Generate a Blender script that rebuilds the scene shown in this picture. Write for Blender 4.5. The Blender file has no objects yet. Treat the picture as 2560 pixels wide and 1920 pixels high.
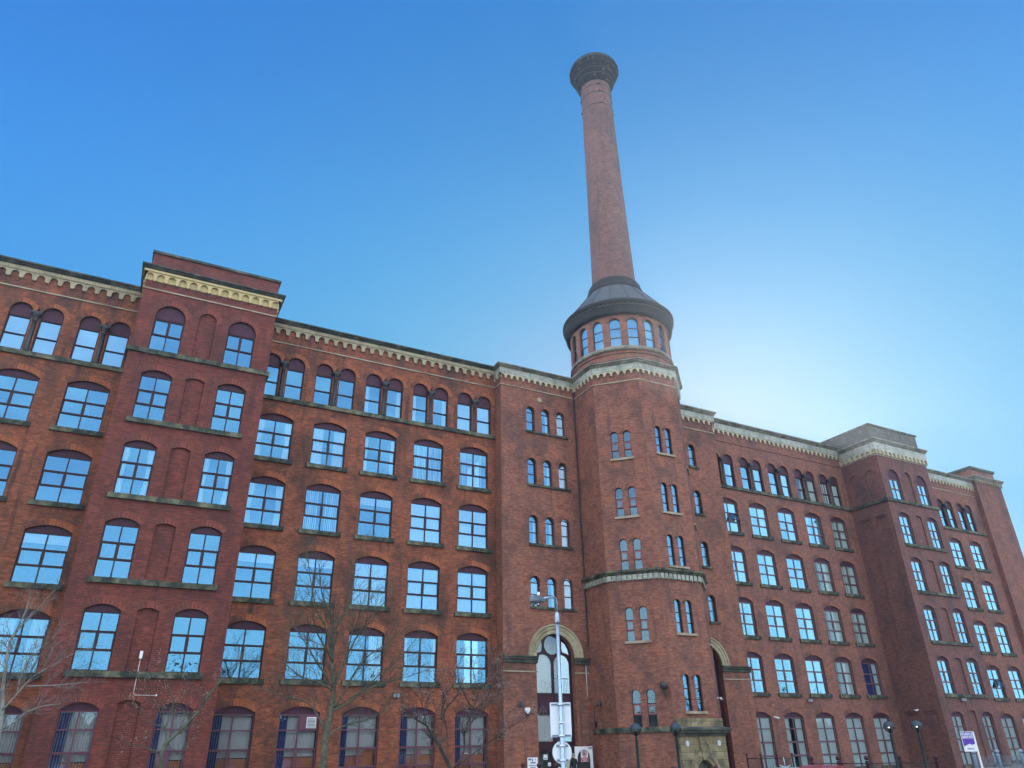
import bpy, math, random
from math import sin, cos, pi, radians, atan2, sqrt, hypot
from mathutils import Matrix, Vector, noise
from mathutils.geometry import tessellate_polygon
random.seed(7)
sc = bpy.context.scene
COL = sc.collection

# ------------------------------------------------------------------ camera
FPX, YAW, PIT, ROL, CAMD, CAMZ = 1798.9, 0.482095, 0.4655059, -0.0167688, 44.4, 2.2
fwd = Vector((sin(YAW)*cos(PIT), cos(YAW)*cos(PIT), sin(PIT)))
r0 = Vector((cos(YAW), -sin(YAW), 0)); u0 = r0.cross(fwd)
rt = r0*cos(ROL)+u0*sin(ROL); up = -r0*sin(ROL)+u0*cos(ROL)
cam = bpy.data.cameras.new('camera'); cam_o = bpy.data.objects.new('camera', cam); COL.objects.link(cam_o)
m4 = Matrix((rt, up, -fwd)).transposed().to_4x4(); m4.translation = Vector((0, -CAMD, CAMZ)); cam_o.matrix_world = m4
cam.sensor_fit = 'HORIZONTAL'; cam.sensor_width = 36; cam.lens = 36*FPX/2560; cam.clip_start = .1; cam.clip_end = 4000
sc.camera = cam_o

# ------------------------------------------------------------------ sky, sun, exposure
SUN_AZ, SUN_EL = radians(46), radians(22)
SUN = Vector((sin(SUN_AZ)*cos(SUN_EL), cos(SUN_AZ)*cos(SUN_EL), sin(SUN_EL)))
world = bpy.data.worlds.new('World'); sc.world = world; world.use_nodes = True
nt = world.node_tree; N = nt.nodes; bgn = N['Background']
def nd(tree, t, **kw):
    n = tree.nodes.new(t)
    for k, v in kw.items(): setattr(n, k, v)
    return n
def ramp(n, stops):
    cr = n.color_ramp; cr.interpolation = 'B_SPLINE'
    while len(cr.elements) > 1: cr.elements.remove(cr.elements[-1])
    for i, (p, c) in enumerate(stops):
        e = cr.elements[0] if i == 0 else cr.elements.new(p)
        e.position = p; e.color = (*c, 1)
tc = nd(nt, 'ShaderNodeTexCoord')
dot = nd(nt, 'ShaderNodeVectorMath', operation='DOT_PRODUCT'); dot.inputs[1].default_value = Vector((sin(radians(38))*cos(radians(16)), cos(radians(38))*cos(radians(16)), sin(radians(16))))   # centre of the bright haze round the sun
nt.links.new(tc.outputs['Generated'], dot.inputs[0])
ac = nd(nt, 'ShaderNodeMath', operation='ARCCOSINE'); nt.links.new(dot.outputs['Value'], ac.inputs[0])
gm = nd(nt, 'ShaderNodeMath', operation='DIVIDE'); gm.inputs[1].default_value = pi; nt.links.new(ac.outputs[0], gm.inputs[0])
rg = nd(nt, 'ShaderNodeValToRGB'); nt.links.new(gm.outputs[0], rg.inputs[0])
h = .5
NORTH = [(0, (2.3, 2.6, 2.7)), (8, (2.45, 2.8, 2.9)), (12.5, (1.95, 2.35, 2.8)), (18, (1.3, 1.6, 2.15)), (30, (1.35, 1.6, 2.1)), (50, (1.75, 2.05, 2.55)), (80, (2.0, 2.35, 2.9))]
ramp(rg, [(a/180, tuple(h*v for v in c)) for a, c in ((0, (.36, .475, .79)), (10, (.24, .475, .79)), (20, (.11, .472, .80)), (32, (.085, .425, .81)), (45, (.062, .375, .86)), (60, (.004, .288, .83)), (66, (.004, .288, .83))) ])
sep = nd(nt, 'ShaderNodeSeparateXYZ'); nt.links.new(tc.outputs['Generated'], sep.inputs[0])
rz = nd(nt, 'ShaderNodeValToRGB'); nt.links.new(sep.outputs['Z'], rz.inputs[0])
ramp(rz, [(sin(radians(a)), tuple(h*v for v in c)) for a, c in ((0, (1.9, 1.6, 1.2)), (10, (1.45, 1.25, 1.2)), (22, (1.343, 1.099, 1.0)), (30, (1, 1, 1)), (38, (.689, .841, 1.0)), (46, (.45, .675, .88)), (56, (.25, .565, .80)), (75, (.25, .56, .79)))])
mul = nd(nt, 'ShaderNodeVectorMath', operation='MULTIPLY')
nt.links.new(rg.outputs[0], mul.inputs[0]); nt.links.new(rz.outputs[0], mul.inputs[1])
scl0 = nd(nt, 'ShaderNodeVectorMath', operation='SCALE'); scl0.inputs['Scale'].default_value = 1/(h*h)*.93
nt.links.new(mul.outputs[0], scl0.inputs[0])
# the half of the sky away from the sun, brightened to fill the shaded walls: blue overhead, pale and hazy towards the horizon
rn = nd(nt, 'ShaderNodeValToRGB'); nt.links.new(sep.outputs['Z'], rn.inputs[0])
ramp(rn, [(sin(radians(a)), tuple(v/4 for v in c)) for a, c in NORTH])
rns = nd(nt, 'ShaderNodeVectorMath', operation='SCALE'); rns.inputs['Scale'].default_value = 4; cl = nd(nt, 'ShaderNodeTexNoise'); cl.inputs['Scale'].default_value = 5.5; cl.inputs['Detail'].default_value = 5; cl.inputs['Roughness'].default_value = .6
cmp_ = nd(nt, 'ShaderNodeMapping'); cmp_.inputs['Scale'].default_value = (1, 1, 2.6); nt.links.new(tc.outputs['Generated'], cmp_.inputs['Vector']); nt.links.new(cmp_.outputs[0], cl.inputs['Vector'])
clm = nd(nt, 'ShaderNodeMapRange', interpolation_type='SMOOTHSTEP'); clm.inputs['From Min'].default_value = .42; clm.inputs['From Max'].default_value = .68; clm.inputs['To Min'].default_value = 0; clm.inputs['To Max'].default_value = .75; nt.links.new(cl.outputs[0], clm.inputs['Value'])
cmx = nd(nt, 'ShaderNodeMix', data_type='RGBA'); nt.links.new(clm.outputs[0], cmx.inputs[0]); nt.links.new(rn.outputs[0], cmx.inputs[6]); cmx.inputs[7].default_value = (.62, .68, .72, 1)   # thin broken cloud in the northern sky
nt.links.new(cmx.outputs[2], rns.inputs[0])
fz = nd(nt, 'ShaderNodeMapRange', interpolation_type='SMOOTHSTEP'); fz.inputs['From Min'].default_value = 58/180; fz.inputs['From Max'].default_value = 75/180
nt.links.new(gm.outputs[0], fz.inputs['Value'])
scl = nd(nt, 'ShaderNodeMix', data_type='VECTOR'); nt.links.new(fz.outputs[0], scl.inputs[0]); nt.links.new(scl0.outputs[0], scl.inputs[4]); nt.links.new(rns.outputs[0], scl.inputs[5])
sky = nd(nt, 'ShaderNodeTexSky'); sky.sky_type = 'NISHITA'; sky.sun_disc = False
sky.sun_elevation = SUN_EL; sky.sun_rotation = SUN_AZ; sky.dust_density = .6; sky.ozone_density = 4
sk1 = nd(nt, 'ShaderNodeVectorMath', operation='SCALE'); sk1.inputs['Scale'].default_value = .06
nt.links.new(sky.outputs[0], sk1.inputs[0])
sk2 = nd(nt, 'ShaderNodeVectorMath', operation='MINIMUM'); sk2.inputs[1].default_value = (.8, .9, 1.0)
nt.links.new(sk1.outputs[0], sk2.inputs[0])
sk3 = nd(nt, 'ShaderNodeVectorMath', operation='SCALE'); sk3.inputs['Scale'].default_value = .07
nt.links.new(sk2.outputs[0], sk3.inputs[0])
sadd = nd(nt, 'ShaderNodeVectorMath', operation='ADD')
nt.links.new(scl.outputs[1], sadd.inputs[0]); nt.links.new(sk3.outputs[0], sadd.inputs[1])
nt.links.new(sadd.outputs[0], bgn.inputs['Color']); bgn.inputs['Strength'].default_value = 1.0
sun = bpy.data.lights.new('sun', 'SUN'); sun.energy = 3.0; sun.angle = radians(.5); sun.color = (1, .93, .82)
sun_o = bpy.data.objects.new('sun', sun); COL.objects.link(sun_o)
sun_o.rotation_euler = SUN.to_track_quat('Z', 'Y').to_euler(); sun_o.location = (60, 60, 90)
sc.view_settings.view_transform = 'Standard'; sc.view_settings.look = 'None'
sc.view_settings.exposure = 0; sc.view_settings.gamma = 1; sc.view_settings.use_curve_mapping = False
sc.cycles.max_bounces = 7; sc.cycles.transparent_max_bounces = 12; sc.cycles.caustics_reflective = False

HAZE = .0008

# ------------------------------------------------------------------ materials
M = {}
def mat(name, col=(.5, .5, .5), rough=.7, metal=0.0, spec=.5):
    m = bpy.data.materials.new(name); m.use_nodes = True
    b = m.node_tree.nodes['Principled BSDF']
    b.inputs['Base Color'].default_value = (*col, 1); b.inputs['Roughness'].default_value = rough
    b.inputs['Metallic'].default_value = metal; b.inputs['Specular IOR Level'].default_value = spec
    M[name] = m; return m
def L(t, a, b): t.links.new(a, b)
def mixc(t, fac, a, b, mode='MIX'):
    n = nd(t, 'ShaderNodeMix', data_type='RGBA', blend_type=mode)
    for s, v in ((0, fac), (6, a), (7, b)):
        if hasattr(v, 'links'): L(t, v, n.inputs[s])
        elif s == 0: n.inputs[0].default_value = v
        else: n.inputs[s].default_value = (*v, 1)
    return n.outputs[2]
def noisef(t, vec, scale, detail=4, rough=.55, lo=.35, hi=.65, vscale=None):
    if vscale:
        mp = nd(t, 'ShaderNodeMapping'); mp.inputs['Scale'].default_value = vscale; L(t, vec, mp.inputs['Vector']); vec = mp.outputs[0]
    n = nd(t, 'ShaderNodeTexNoise'); n.inputs['Scale'].default_value = scale; n.inputs['Detail'].default_value = detail; n.inputs['Roughness'].default_value = rough
    L(t, vec, n.inputs['Vector'])
    r = nd(t, 'ShaderNodeMapRange'); r.inputs['From Min'].default_value = lo; r.inputs['From Max'].default_value = hi; r.interpolation_type = 'SMOOTHSTEP'
    L(t, n.outputs[0], r.inputs['Value']); return r.outputs[0]
def brick(name, c1, c2, mortar, bw=.235, bh=.079, ms=.012, soot=(.035, .025, .022), soot_amt=.55, pale=None, pale_amt=0.0, hot=None, hot_amt=.35, rough=.85, bump=.25):
    m = mat(name, c1, rough); t = m.node_tree; b = t.nodes['Principled BSDF']
    uv = nd(t, 'ShaderNodeUVMap').outputs[0]
    bt = nd(t, 'ShaderNodeTexBrick'); L(t, uv, bt.inputs['Vector'])
    bt.inputs['Scale'].default_value = 1; bt.inputs['Brick Width'].default_value = bw; bt.inputs['Row Height'].default_value = bh
    bt.inputs['Mortar Size'].default_value = ms; bt.inputs['Mortar Smooth'].default_value = .3; bt.inputs['Bias'].default_value = -.15
    bt.inputs['Color1'].default_value = (*c1, 1); bt.inputs['Color2'].default_value = (*c2, 1); bt.inputs['Mortar'].default_value = (*mortar, 1)
    col = bt.outputs['Color']
    if hot: col = mixc(t, noisef(t, uv, .55, 5, .6, .46, .68, (1, 1.4, 1)), col, mixc(t, hot_amt, col, hot))
    cn = noisef(t, uv, 2.6, 8, .82, .34, .66, (1, 3.6, 1)); dk = nd(t, 'ShaderNodeMapRange'); dk.inputs['To Min'].default_value = .55; dk.inputs['To Max'].default_value = 1.38; L(t, cn, dk.inputs['Value'])
    vs = nd(t, 'ShaderNodeVectorMath', operation='SCALE'); L(t, col, vs.inputs[0]); L(t, dk.outputs[0], vs.inputs['Scale']); col = vs.outputs[0]
    # single odd bricks
    vm = nd(t, 'ShaderNodeMapping'); vm.inputs['Scale'].default_value = (1/bw*.5, 1/bh*.5, 1); L(t, uv, vm.inputs['Vector'])
    wn = nd(t, 'ShaderNodeTexVoronoi', feature='F1'); wn.inputs['Scale'].default_value = 1.4; L(t, vm.outputs[0], wn.inputs['Vector'])
    sp = nd(t, 'ShaderNodeSeparateColor'); L(t, wn.outputs['Color'], sp.inputs[0])
    od = nd(t, 'ShaderNodeMapRange'); od.inputs['From Min'].default_value = .72; od.inputs['From Max'].default_value = .95; L(t, sp.outputs[0], od.inputs['Value'])
    od2 = nd(t, 'ShaderNodeMath', operation='MULTIPLY'); od2.inputs[1].default_value = .72; L(t, od.outputs[0], od2.inputs[0])
    col = mixc(t, od2.outputs[0], col, tuple(.45*v for v in c1))
    s1 = noisef(t, uv, .40, 7, .70, .45, .66, (1, .6, 1)); s2 = noisef(t, uv, 1.2, 6, .66, .51, .69, (1.7, .13, 1))
    mx = nd(t, 'ShaderNodeMath', operation='MAXIMUM'); L(t, s1, mx.inputs[0]); L(t, s2, mx.inputs[1])
    sa = nd(t, 'ShaderNodeMath', operation='MULTIPLY'); sa.inputs[1].default_value = soot_amt; L(t, mx.outputs[0], sa.inputs[0])
    col = mixc(t, sa.outputs[0], col, soot)
    if pale:
        p1 = noisef(t, uv, .9, 6, .7, .66, .78); pa = nd(t, 'ShaderNodeMath', operation='MULTIPLY'); pa.inputs[1].default_value = pale_amt; L(t, p1, pa.inputs[0])
        col = mixc(t, pa.outputs[0], col, pale)
    L(t, col, b.inputs['Base Color'])
    bp = nd(t, 'ShaderNodeBump'); bp.inputs['Strength'].default_value = bump; bp.inputs['Distance'].default_value = .01; bp.invert = True
    L(t, bt.outputs['Fac'], bp.inputs['Height']); L(t, bp.outputs[0], b.inputs['Normal'])
    return m
def stone(name, c1, c2, stain, amt=.7, lo=.42, hi=.66, joints=None, rough=.85, scale=.9):
    m = mat(name, c1, rough); t = m.node_tree; b = t.nodes['Principled BSDF']
    uv = nd(t, 'ShaderNodeUVMap').outputs[0]
    col = mixc(t, noisef(t, uv, 2.3, 5, .6, .35, .65), c1, c2)
    s = noisef(t, uv, scale, 6, .68, lo, hi, (1, .8, 1)); sa = nd(t, 'ShaderNodeMath', operation='MULTIPLY'); sa.inputs[1].default_value = amt; L(t, s, sa.inputs[0])
    col = mixc(t, sa.outputs[0], col, stain)
    if joints:
        bt = nd(t, 'ShaderNodeTexBrick'); L(t, uv, bt.inputs['Vector']); bt.inputs['Scale'].default_value = 1
        bt.inputs['Brick Width'].default_value = joints[0]; bt.inputs['Row Height'].default_value = joints[1]; bt.inputs['Mortar Size'].default_value = .012
        bt.inputs['Color1'].default_value = (1, 1, 1, 1); bt.inputs['Color2'].default_value = (.72, .7, .66, 1); bt.inputs['Mortar'].default_value = (.22, .2, .18, 1)
        col = mixc(t, 1.0, col, bt.outputs['Color'], 'MULTIPLY')
    L(t, col, b.inputs['Base Color']); return m
def weathered(name, c1, c2, scale=6, rough=.6, metal=0, spec=.5, lo=.4, hi=.65):
    m = mat(name, c1, rough, metal, spec); t = m.node_tree; b = t.nodes['Principled BSDF']
    g = nd(t, 'ShaderNodeTexCoord').outputs['Object']
    L(t, mixc(t, noisef(t, g, scale, 5, .6, lo, hi), c1, c2), b.inputs['Base Color']); return m

brick('brick_old', (.325, .078, .030), (.135, .034, .020), (.13, .075, .05), soot_amt=.76, soot=(.024, .017, .014), hot=(.44, .118, .042), pale=(.30, .23, .20), pale_amt=.3)
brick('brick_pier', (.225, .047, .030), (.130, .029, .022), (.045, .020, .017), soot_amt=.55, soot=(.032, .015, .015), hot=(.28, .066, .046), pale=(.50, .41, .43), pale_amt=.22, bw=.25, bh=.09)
brick('brick_tower', (.335, .105, .060), (.17, .055, .039), (.17, .11, .09), soot_amt=.62, soot=(.05, .034, .031), hot=(.44, .15, .068), pale=(.32, .25, .245), pale_amt=.4)
brick('brick_right', (.31, .105, .066), (.165, .057, .043), (.17, .11, .095), soot_amt=.6, soot=(.05, .036, .034), hot=(.40, .14, .074), pale=(.34, .27, .265), pale_amt=.35)
brick('brick_right_pier', (.235, .088, .064), (.15, .056, .046), (.11, .066, .062), soot_amt=.6, soot=(.042, .033, .036), hot=(.26, .09, .076))
brick('brick_chimney', (.19, .070, .058), (.11, .043, .040), (.14, .09, .085), soot_amt=.65, soot=(.045, .03, .035), pale=(.31, .22, .21), pale_amt=.45, hot=(.24, .09, .068))
brick('brick_arch', (.44, .115, .036), (.20, .05, .022), (.10, .055, .04), soot_amt=.7, soot=(.03, .02, .017), bw=.24, bh=.082)
brick('brick_arch_right', (.34, .108, .058), (.17, .054, .037), (.13, .085, .07), soot_amt=.6, soot=(.045, .032, .03), bw=.24, bh=.082)
brick('brick_arch_pier', (.27, .062, .038), (.16, .036, .026), (.055, .024, .02), soot_amt=.35, bw=.25, bh=.09)
brick('glazed_brick', (.62, .62, .50), (.46, .47, .37), (.10, .10, .085), ms=.018, soot=(.10, .105, .09), soot_amt=.7, rough=.35)
stone('stone_buff', (.44, .37, .235), (.34, .29, .19), (.10, .09, .06), .55, .5, .75, joints=(.9, 2.0))
stone('stone_pier', (.56, .43, .20), (.48, .37, .18), (.16, .13, .08), .35, .52, .75)
stone('stone_pale', (.52, .45, .30), (.42, .37, .25), (.14, .12, .09), .5, .5, .75)
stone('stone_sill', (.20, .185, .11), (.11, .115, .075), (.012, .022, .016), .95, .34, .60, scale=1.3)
stone('stone_string', (.42, .34, .23), (.34, .27, .19), (.09, .075, .06), .6)
stone('stone_dark', (.17, .155, .115), (.10, .10, .08), (.020, .028, .022), .9, .34, .58)
stone('stone_portal', (.34, .275, .15), (.24, .195, .11), (.05, .048, .036), .85, .42, .66, joints=(.75, .42))
stone('stone_grey', (.27, .25, .19), (.19, .175, .14), (.035, .038, .032), .75, .42, .68)
stone('stone_soot', (.135, .130, .115), (.10, .098, .088), (.05, .052, .055), .8, .4, .66, joints=(.6, .4))
weathered('stone_cap', (.014, .016, .020), (.17, .135, .095), 2.6, .9, spec=.2, lo=.57, hi=.70)
weathered('maroon_frame', (.036, .010, .017), (.026, .008, .012), 3, .45, spec=.3)
weathered('maroon_hazy', (.155, .070, .085), (.13, .058, .072), 4, .5)  # right-wing frames: pale veil of haze and light mixed into the maroon
weathered('maroon_ground', (.125, .034, .062), (.10, .028, .052), 4, .5)
weathered('maroon_panel', (.068, .022, .040), (.055, .018, .033), 4, .6, spec=.25)
weathered('pink_sash', (.30, .11, .115), (.25, .09, .10), 4, .5)
weathered('iron_black', (.016, .016, .018), (.045, .045, .047), 9, .45)
weathered('iron_column', (.008, .009, .011), (.03, .03, .032), 7, .5)
weathered('lead_roof', (.042, .056, .066), (.026, .035, .042), 1.2, .6, 0)
mat('lead_seam', (.012, .015, .018), .7)
weathered('iron_band', (.020, .021, .025), (.011, .011, .013), 2.0, .8, spec=.2)
mat('white_plaster', (.75, .74, .70), .9); mat('room_wall', (.22, .21, .20), .9); mat('core_wall', (.75, .66, .42), .9)
m = mat('curtain_white', (.92, .91, .87), .9)
m = mat('blind_white', (.92, .92, .90), .8)
mat('curtain_navy', (.045, .06, .26), .9); mat('curtain_grey', (.62, .62, .57), .9)
weathered('paint_orange', (.80, .30, .10), (.70, .28, .25), 1.5, .8); mat('paint_pink', (.75, .38, .45), .8); mat('dark_fill', (.03, .025, .03), .7)
mat('board_grey', (.80, .82, .82), .7); mat('flower_pink', (.6, .2, .22), .8)
m = mat('glass', (1, 1, 1), 0); t = m.node_tree; t.nodes.remove(t.nodes['Principled BSDF']); out = t.nodes['Material Output']
tr = nd(t, 'ShaderNodeBsdfTransparent'); tr.inputs[0].default_value = (.82, .94, .98, 1)
gl = nd(t, 'ShaderNodeBsdfGlossy'); gl.inputs['Roughness'].default_value = 0.0; gl.inputs['Color'].default_value = (.22, .62, 1.0, 1)
fr = nd(t, 'ShaderNodeFresnel'); fr.inputs[0].default_value = 1.55
ad = nd(t, 'ShaderNodeMath', operation='MULTIPLY_ADD'); ad.inputs[1].default_value = 1.3; ad.inputs[2].default_value = .25; ad.use_clamp = True
mx = nd(t, 'ShaderNodeMixShader'); L(t, fr.outputs[0], ad.inputs[0]); L(t, ad.outputs[0], mx.inputs[0]); L(t, tr.outputs[0], mx.inputs[1]); L(t, gl.outputs[0], mx.inputs[2]); L(t, mx.outputs[0], out.inputs[0])
gtc = nd(t, 'ShaderNodeTexCoord'); gno = nd(t, 'ShaderNodeTexNoise'); gno.inputs['Scale'].default_value = 1.1; gno.inputs['Detail'].default_value = 1.5; L(t, gtc.outputs['Object'], gno.inputs['Vector'])
gb = nd(t, 'ShaderNodeBump'); gb.inputs['Strength'].default_value = .10; gb.inputs['Distance'].default_value = .02; L(t, gno.outputs[0], gb.inputs['Height']); L(t, gb.outputs[0], gl.inputs['Normal'])
def glass_var(name, base, tint, tra=(.78, .92, .97)):
    m = M['glass'].copy(); m.name = name; M[name] = m
    for n in m.node_tree.nodes:
        if n.type == 'BSDF_TRANSPARENT': n.inputs[0].default_value = (*tra, 1)
    for n in m.node_tree.nodes:
        if n.type == 'MATH': n.inputs[2].default_value = base
        if n.type == 'BSDF_GLOSSY': n.inputs['Color'].default_value = (*tint, 1)
glass_var('glass_ground', .06, (.55, .82, 1.0), (.97, .98, .98))
glass_var('glass_right', .33, (.29, .72, 1.0))
glass_var('glass_tower', .14, (.40, .64, .80), (.85, .96, 1.0))
glass_var('glass_frosted', .04, (.40, .64, .80), (.88, .99, 1.0))
weathered('galvanised', (.40, .50, .62), (.27, .36, .47), 22, .38, .8)
weathered('sign_back', (.82, .88, .92), (.76, .83, .88), 4, .45)
weathered('lantern_grey', (.17, .19, .21), (.11, .125, .14), 14, .45, .4)
weathered('steel_pale', (.55, .60, .63), (.46, .51, .55), 5, .5, .2)
weathered('post_green', (.004, .016, .014), (.007, .022, .018), 5, .5, spec=.25)
mat('lamp_dome', (.030, .048, .066), .4, 0, .3); mat('white_paint', (.78, .79, .79), .45); mat('black_paint', (.015, .015, .016), .45)
m = mat('clear_plastic', (1, 1, 1), .05); t = m.node_tree; b = t.nodes['Principled BSDF']; out = t.nodes['Material Output']
tr = nd(t, 'ShaderNodeBsdfTransparent'); tr.inputs[0].default_value = (.86, .90, .90, 1); gl = nd(t, 'ShaderNodeBsdfGlossy'); gl.inputs['Roughness'].default_value = .05
fr = nd(t, 'ShaderNodeLayerWeight'); fr.inputs[0].default_value = .35; mx = nd(t, 'ShaderNodeMixShader')
L(t, fr.outputs['Fresnel'], mx.inputs[0]); L(t, tr.outputs[0], mx.inputs[1]); L(t, gl.outputs[0], mx.inputs[2]); L(t, mx.outputs[0], out.inputs[0])
m = mat('lamp_glow', (1, 1, 1), .5); b = m.node_tree.nodes['Principled BSDF']; b.inputs['Emission Color'].default_value = (1, .97, .88, 1); b.inputs['Emission Strength'].default_value = 2.5
mat('red_sign', (.42, .02, .03), .5); mat('purple_sign', (.10, .045, .36), .45); mat('navy_ink', (.03, .04, .14), .6); mat('sign_cyan', (.45, .62, .70), .5)
m = mat('car_red', (.24, .008, .018), .25); b = m.node_tree.nodes['Principled BSDF']; b.inputs['Coat Weight'].default_value = .25; b.inputs['Coat Roughness'].default_value = .2; b.inputs['Specular IOR Level'].default_value = .3
mat('car_glass', (.015, .02, .022), .06); mat('tyre', (.02, .02, .02), .8); mat('rubber', (.03, .03, .03), .7)
weathered('rail_maroon', (.06, .018, .024), (.04, .015, .019), 6, .55, spec=.25); weathered('palisade_grey', (.12, .15, .18), (.09, .11, .14), 6, .5); mat('steel_blue', (.22, .30, .38), .5)
mat('coat_black', (.012, .012, .014), .9); mat('skin', (.45, .28, .21), .6); mat('cap_grey', (.16, .20, .22), .9)
weathered('bark_green', (.060, .066, .038), (.12, .125, .085), 7, .9); weathered('bark_pale', (.24, .25, .22), (.06, .06, .05), 5, .85, lo=.52, hi=.68); weathered('bark_dark', (.042, .034, .028), (.07, .058, .048), 7, .9)
mat('twig', (.080, .076, .058), .9); mat('twig_dark', (.05, .042, .036), .9); mat('twig_grey', (.17, .165, .15), .9); mat('bud', (.50, .44, .40), .8); mat('bud_green', (.15, .15, .09), .9)
def groundmat(name, c1, c2, scale):
    m = mat(name, c1, .92); t = m.node_tree; g = nd(t, 'ShaderNodeTexCoord').outputs['Object']
    L(t, mixc(t, noisef(t, g, scale, 6, .65, .3, .7), c1, c2), t.nodes['Principled BSDF'].inputs['Base Color'])
groundmat('asphalt', (.05, .05, .052), (.075, .074, .072), 1.3); groundmat('paving', (.18, .172, .158), (.225, .215, .20), .8); groundmat('grassy', (.06, .08, .03), (.10, .10, .05), .7)
mat('road_paint', (.75, .74, .68), .7); groundmat('kerbstone', (.30, .29, .27), (.22, .215, .20), 1.1)

# ------------------------------------------------------------------ mesh helpers
class Fr:
    """wall frame: a runs along the wall, b points outward, z is up"""
    def __init__(s, ox, oy, th): s.ox, s.oy, s.th = ox, oy, th; s.t = (cos(th), sin(th)); s.n = (sin(th), -cos(th))
    def P(s, a, b, z): return (s.ox+a*s.t[0]+b*s.n[0], s.oy+a*s.t[1]+b*s.n[1], z)
    def at(s, a, b): return s.ox+a*s.t[0]+b*s.n[0], s.oy+a*s.t[1]+b*s.n[1]
class Cyl:
    def __init__(s, cx, cy, r): s.cx, s.cy, s.r = cx, cy, r
    def P(s, a, b, z): q = a/s.r; return (s.cx+(s.r+b)*cos(q), s.cy+(s.r+b)*sin(q), z)
ORIGIN = {}
class MB:
    def __init__(s): s.v = []; s.f = []; s.uv = []; s.mi = []; s.mats = []; s.sm = []
    def mid(s, m):
        if m not in s.mats: s.mats.append(m)
        return s.mats.index(m)
    def face(s, pts, m, uv=None, smooth=False):
        i = len(s.v); s.v += pts; s.f.append(tuple(range(i, i+len(pts)))); s.mi.append(s.mid(m)); s.sm.append(smooth)
        if uv is None:
            p, q, r_ = Vector(pts[0]), Vector(pts[1]), Vector(pts[-1]); n = (q-p).cross(r_-p)
            if abs(n.z) > .7*n.length: uv = [(x, y) for x, y, z in pts]
            elif abs(n.x) > abs(n.y): uv = [(y, z) for x, y, z in pts]
            else: uv = [(x, z) for x, y, z in pts]
        s.uv += uv
    def box(s, x0, x1, y0, y1, z0, z1, m, F=None):
        P = F.P if F else (lambda a, b, c: (a, b, c))
        c = [P(x, y, z) for z in (z0, z1) for y in (y0, y1) for x in (x0, x1)]
        for q in ((0, 2, 3, 1), (4, 5, 7, 6), (0, 1, 5, 4), (2, 6, 7, 3), (0, 4, 6, 2), (1, 3, 7, 5)):
            if F: q = q[::-1]
            aa = [((x0, x1)[k & 1], (y0, y1)[k >> 1 & 1], (z0, z1)[k >> 2]) for k in q]
            if q[0] // 4 == q[1] // 4 == q[2] // 4: uv = [(a, b) for a, b, z in aa]
            elif len({a for a, b, z in aa}) == 1: uv = [(b, z) for a, b, z in aa]
            else: uv = [(a, z) for a, b, z in aa]
            s.face([c[k] for k in q], m, uv)
    def tube(s, pts, rad, m, sides=8, cap=True, smooth=True):
        pts = [Vector(p) for p in pts]; n = len(pts); rad = rad if isinstance(rad, (list, tuple)) else [rad]*n
        d0 = (pts[1]-pts[0]).normalized(); ref = Vector((1, 0, 0)) if abs(d0.x) < .8 else Vector((0, 1, 0))
        i0 = len(s.v); side = d0.cross(ref).normalized(); ln = 0
        for k in range(n):
            d = (pts[min(k+1, n-1)]-pts[max(k-1, 0)]).normalized(); side = (side-d*side.dot(d)).normalized(); o2 = d.cross(side)
            for j in range(sides):
                q = 2*pi*j/sides; s.v.append(tuple(pts[k]+(side*cos(q)+o2*sin(q))*rad[k]))
        for k in range(n-1):
            l2 = ln+(pts[k+1]-pts[k]).length
            for j in range(sides):
                a, b = i0+k*sides+j, i0+k*sides+(j+1) % sides
                s.f.append((a, b, b+sides, a+sides)); s.mi.append(s.mid(m)); s.sm.append(smooth)
                u1, u2 = j/sides*.5, (j+1)/sides*.5; s.uv += [(u1, ln), (u2, ln), (u2, l2), (u1, l2)]
            ln = l2
        if cap:
            for k, rev in ((0, True), (n-1, False)):
                q = [i0+k*sides+j for j in range(sides)]; q = q[::-1] if rev else q
                s.f.append(tuple(q)); s.mi.append(s.mid(m)); s.sm.append(False); s.uv += [(0, 0)]*sides
    def lathe(s, cx, cy, prof, m, n=48, a0=0, a1=2*pi, urad=None, smooth=True, mfun=None):
        full = abs(a1-a0-2*pi) < 1e-6; i0 = len(s.v); k = n if full else n+1
        for r_, z in prof:
            for j in range(k): q = a0+(a1-a0)*j/n; s.v.append((cx+r_*cos(q), cy+r_*sin(q), z))
        sl = 0
        for i in range(len(prof)-1):
            (ra, za), (rb, zb) = prof[i], prof[i+1]; s2 = sl+hypot(rb-ra, zb-za)
            for j in range(n):
                j2 = (j+1) % k; s.f.append((i0+i*k+j, i0+i*k+j2, i0+(i+1)*k+j2, i0+(i+1)*k+j))
                s.mi.append(s.mid(mfun(i) if mfun else m)); s.sm.append(smooth); ur = urad or max(ra, rb, .01)
                u1, u2 = ur*(a0+(a1-a0)*j/n), ur*(a0+(a1-a0)*(j+1)/n); s.uv += [(u1, sl), (u2, sl), (u2, s2), (u1, s2)]
            sl = s2
    def sphere(s, c, r_, m, nu=12, nv=8, sz=1, z0=-1, z1=1):
        s.lathe(c[0], c[1], [(max(1e-4, r_*sqrt(max(0, 1-(zz)**2))), c[2]+r_*sz*zz) for zz in [sin(pi/2*(z0+(z1-z0)*i/nv)) for i in range(nv+1)]], m, nu)
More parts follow.
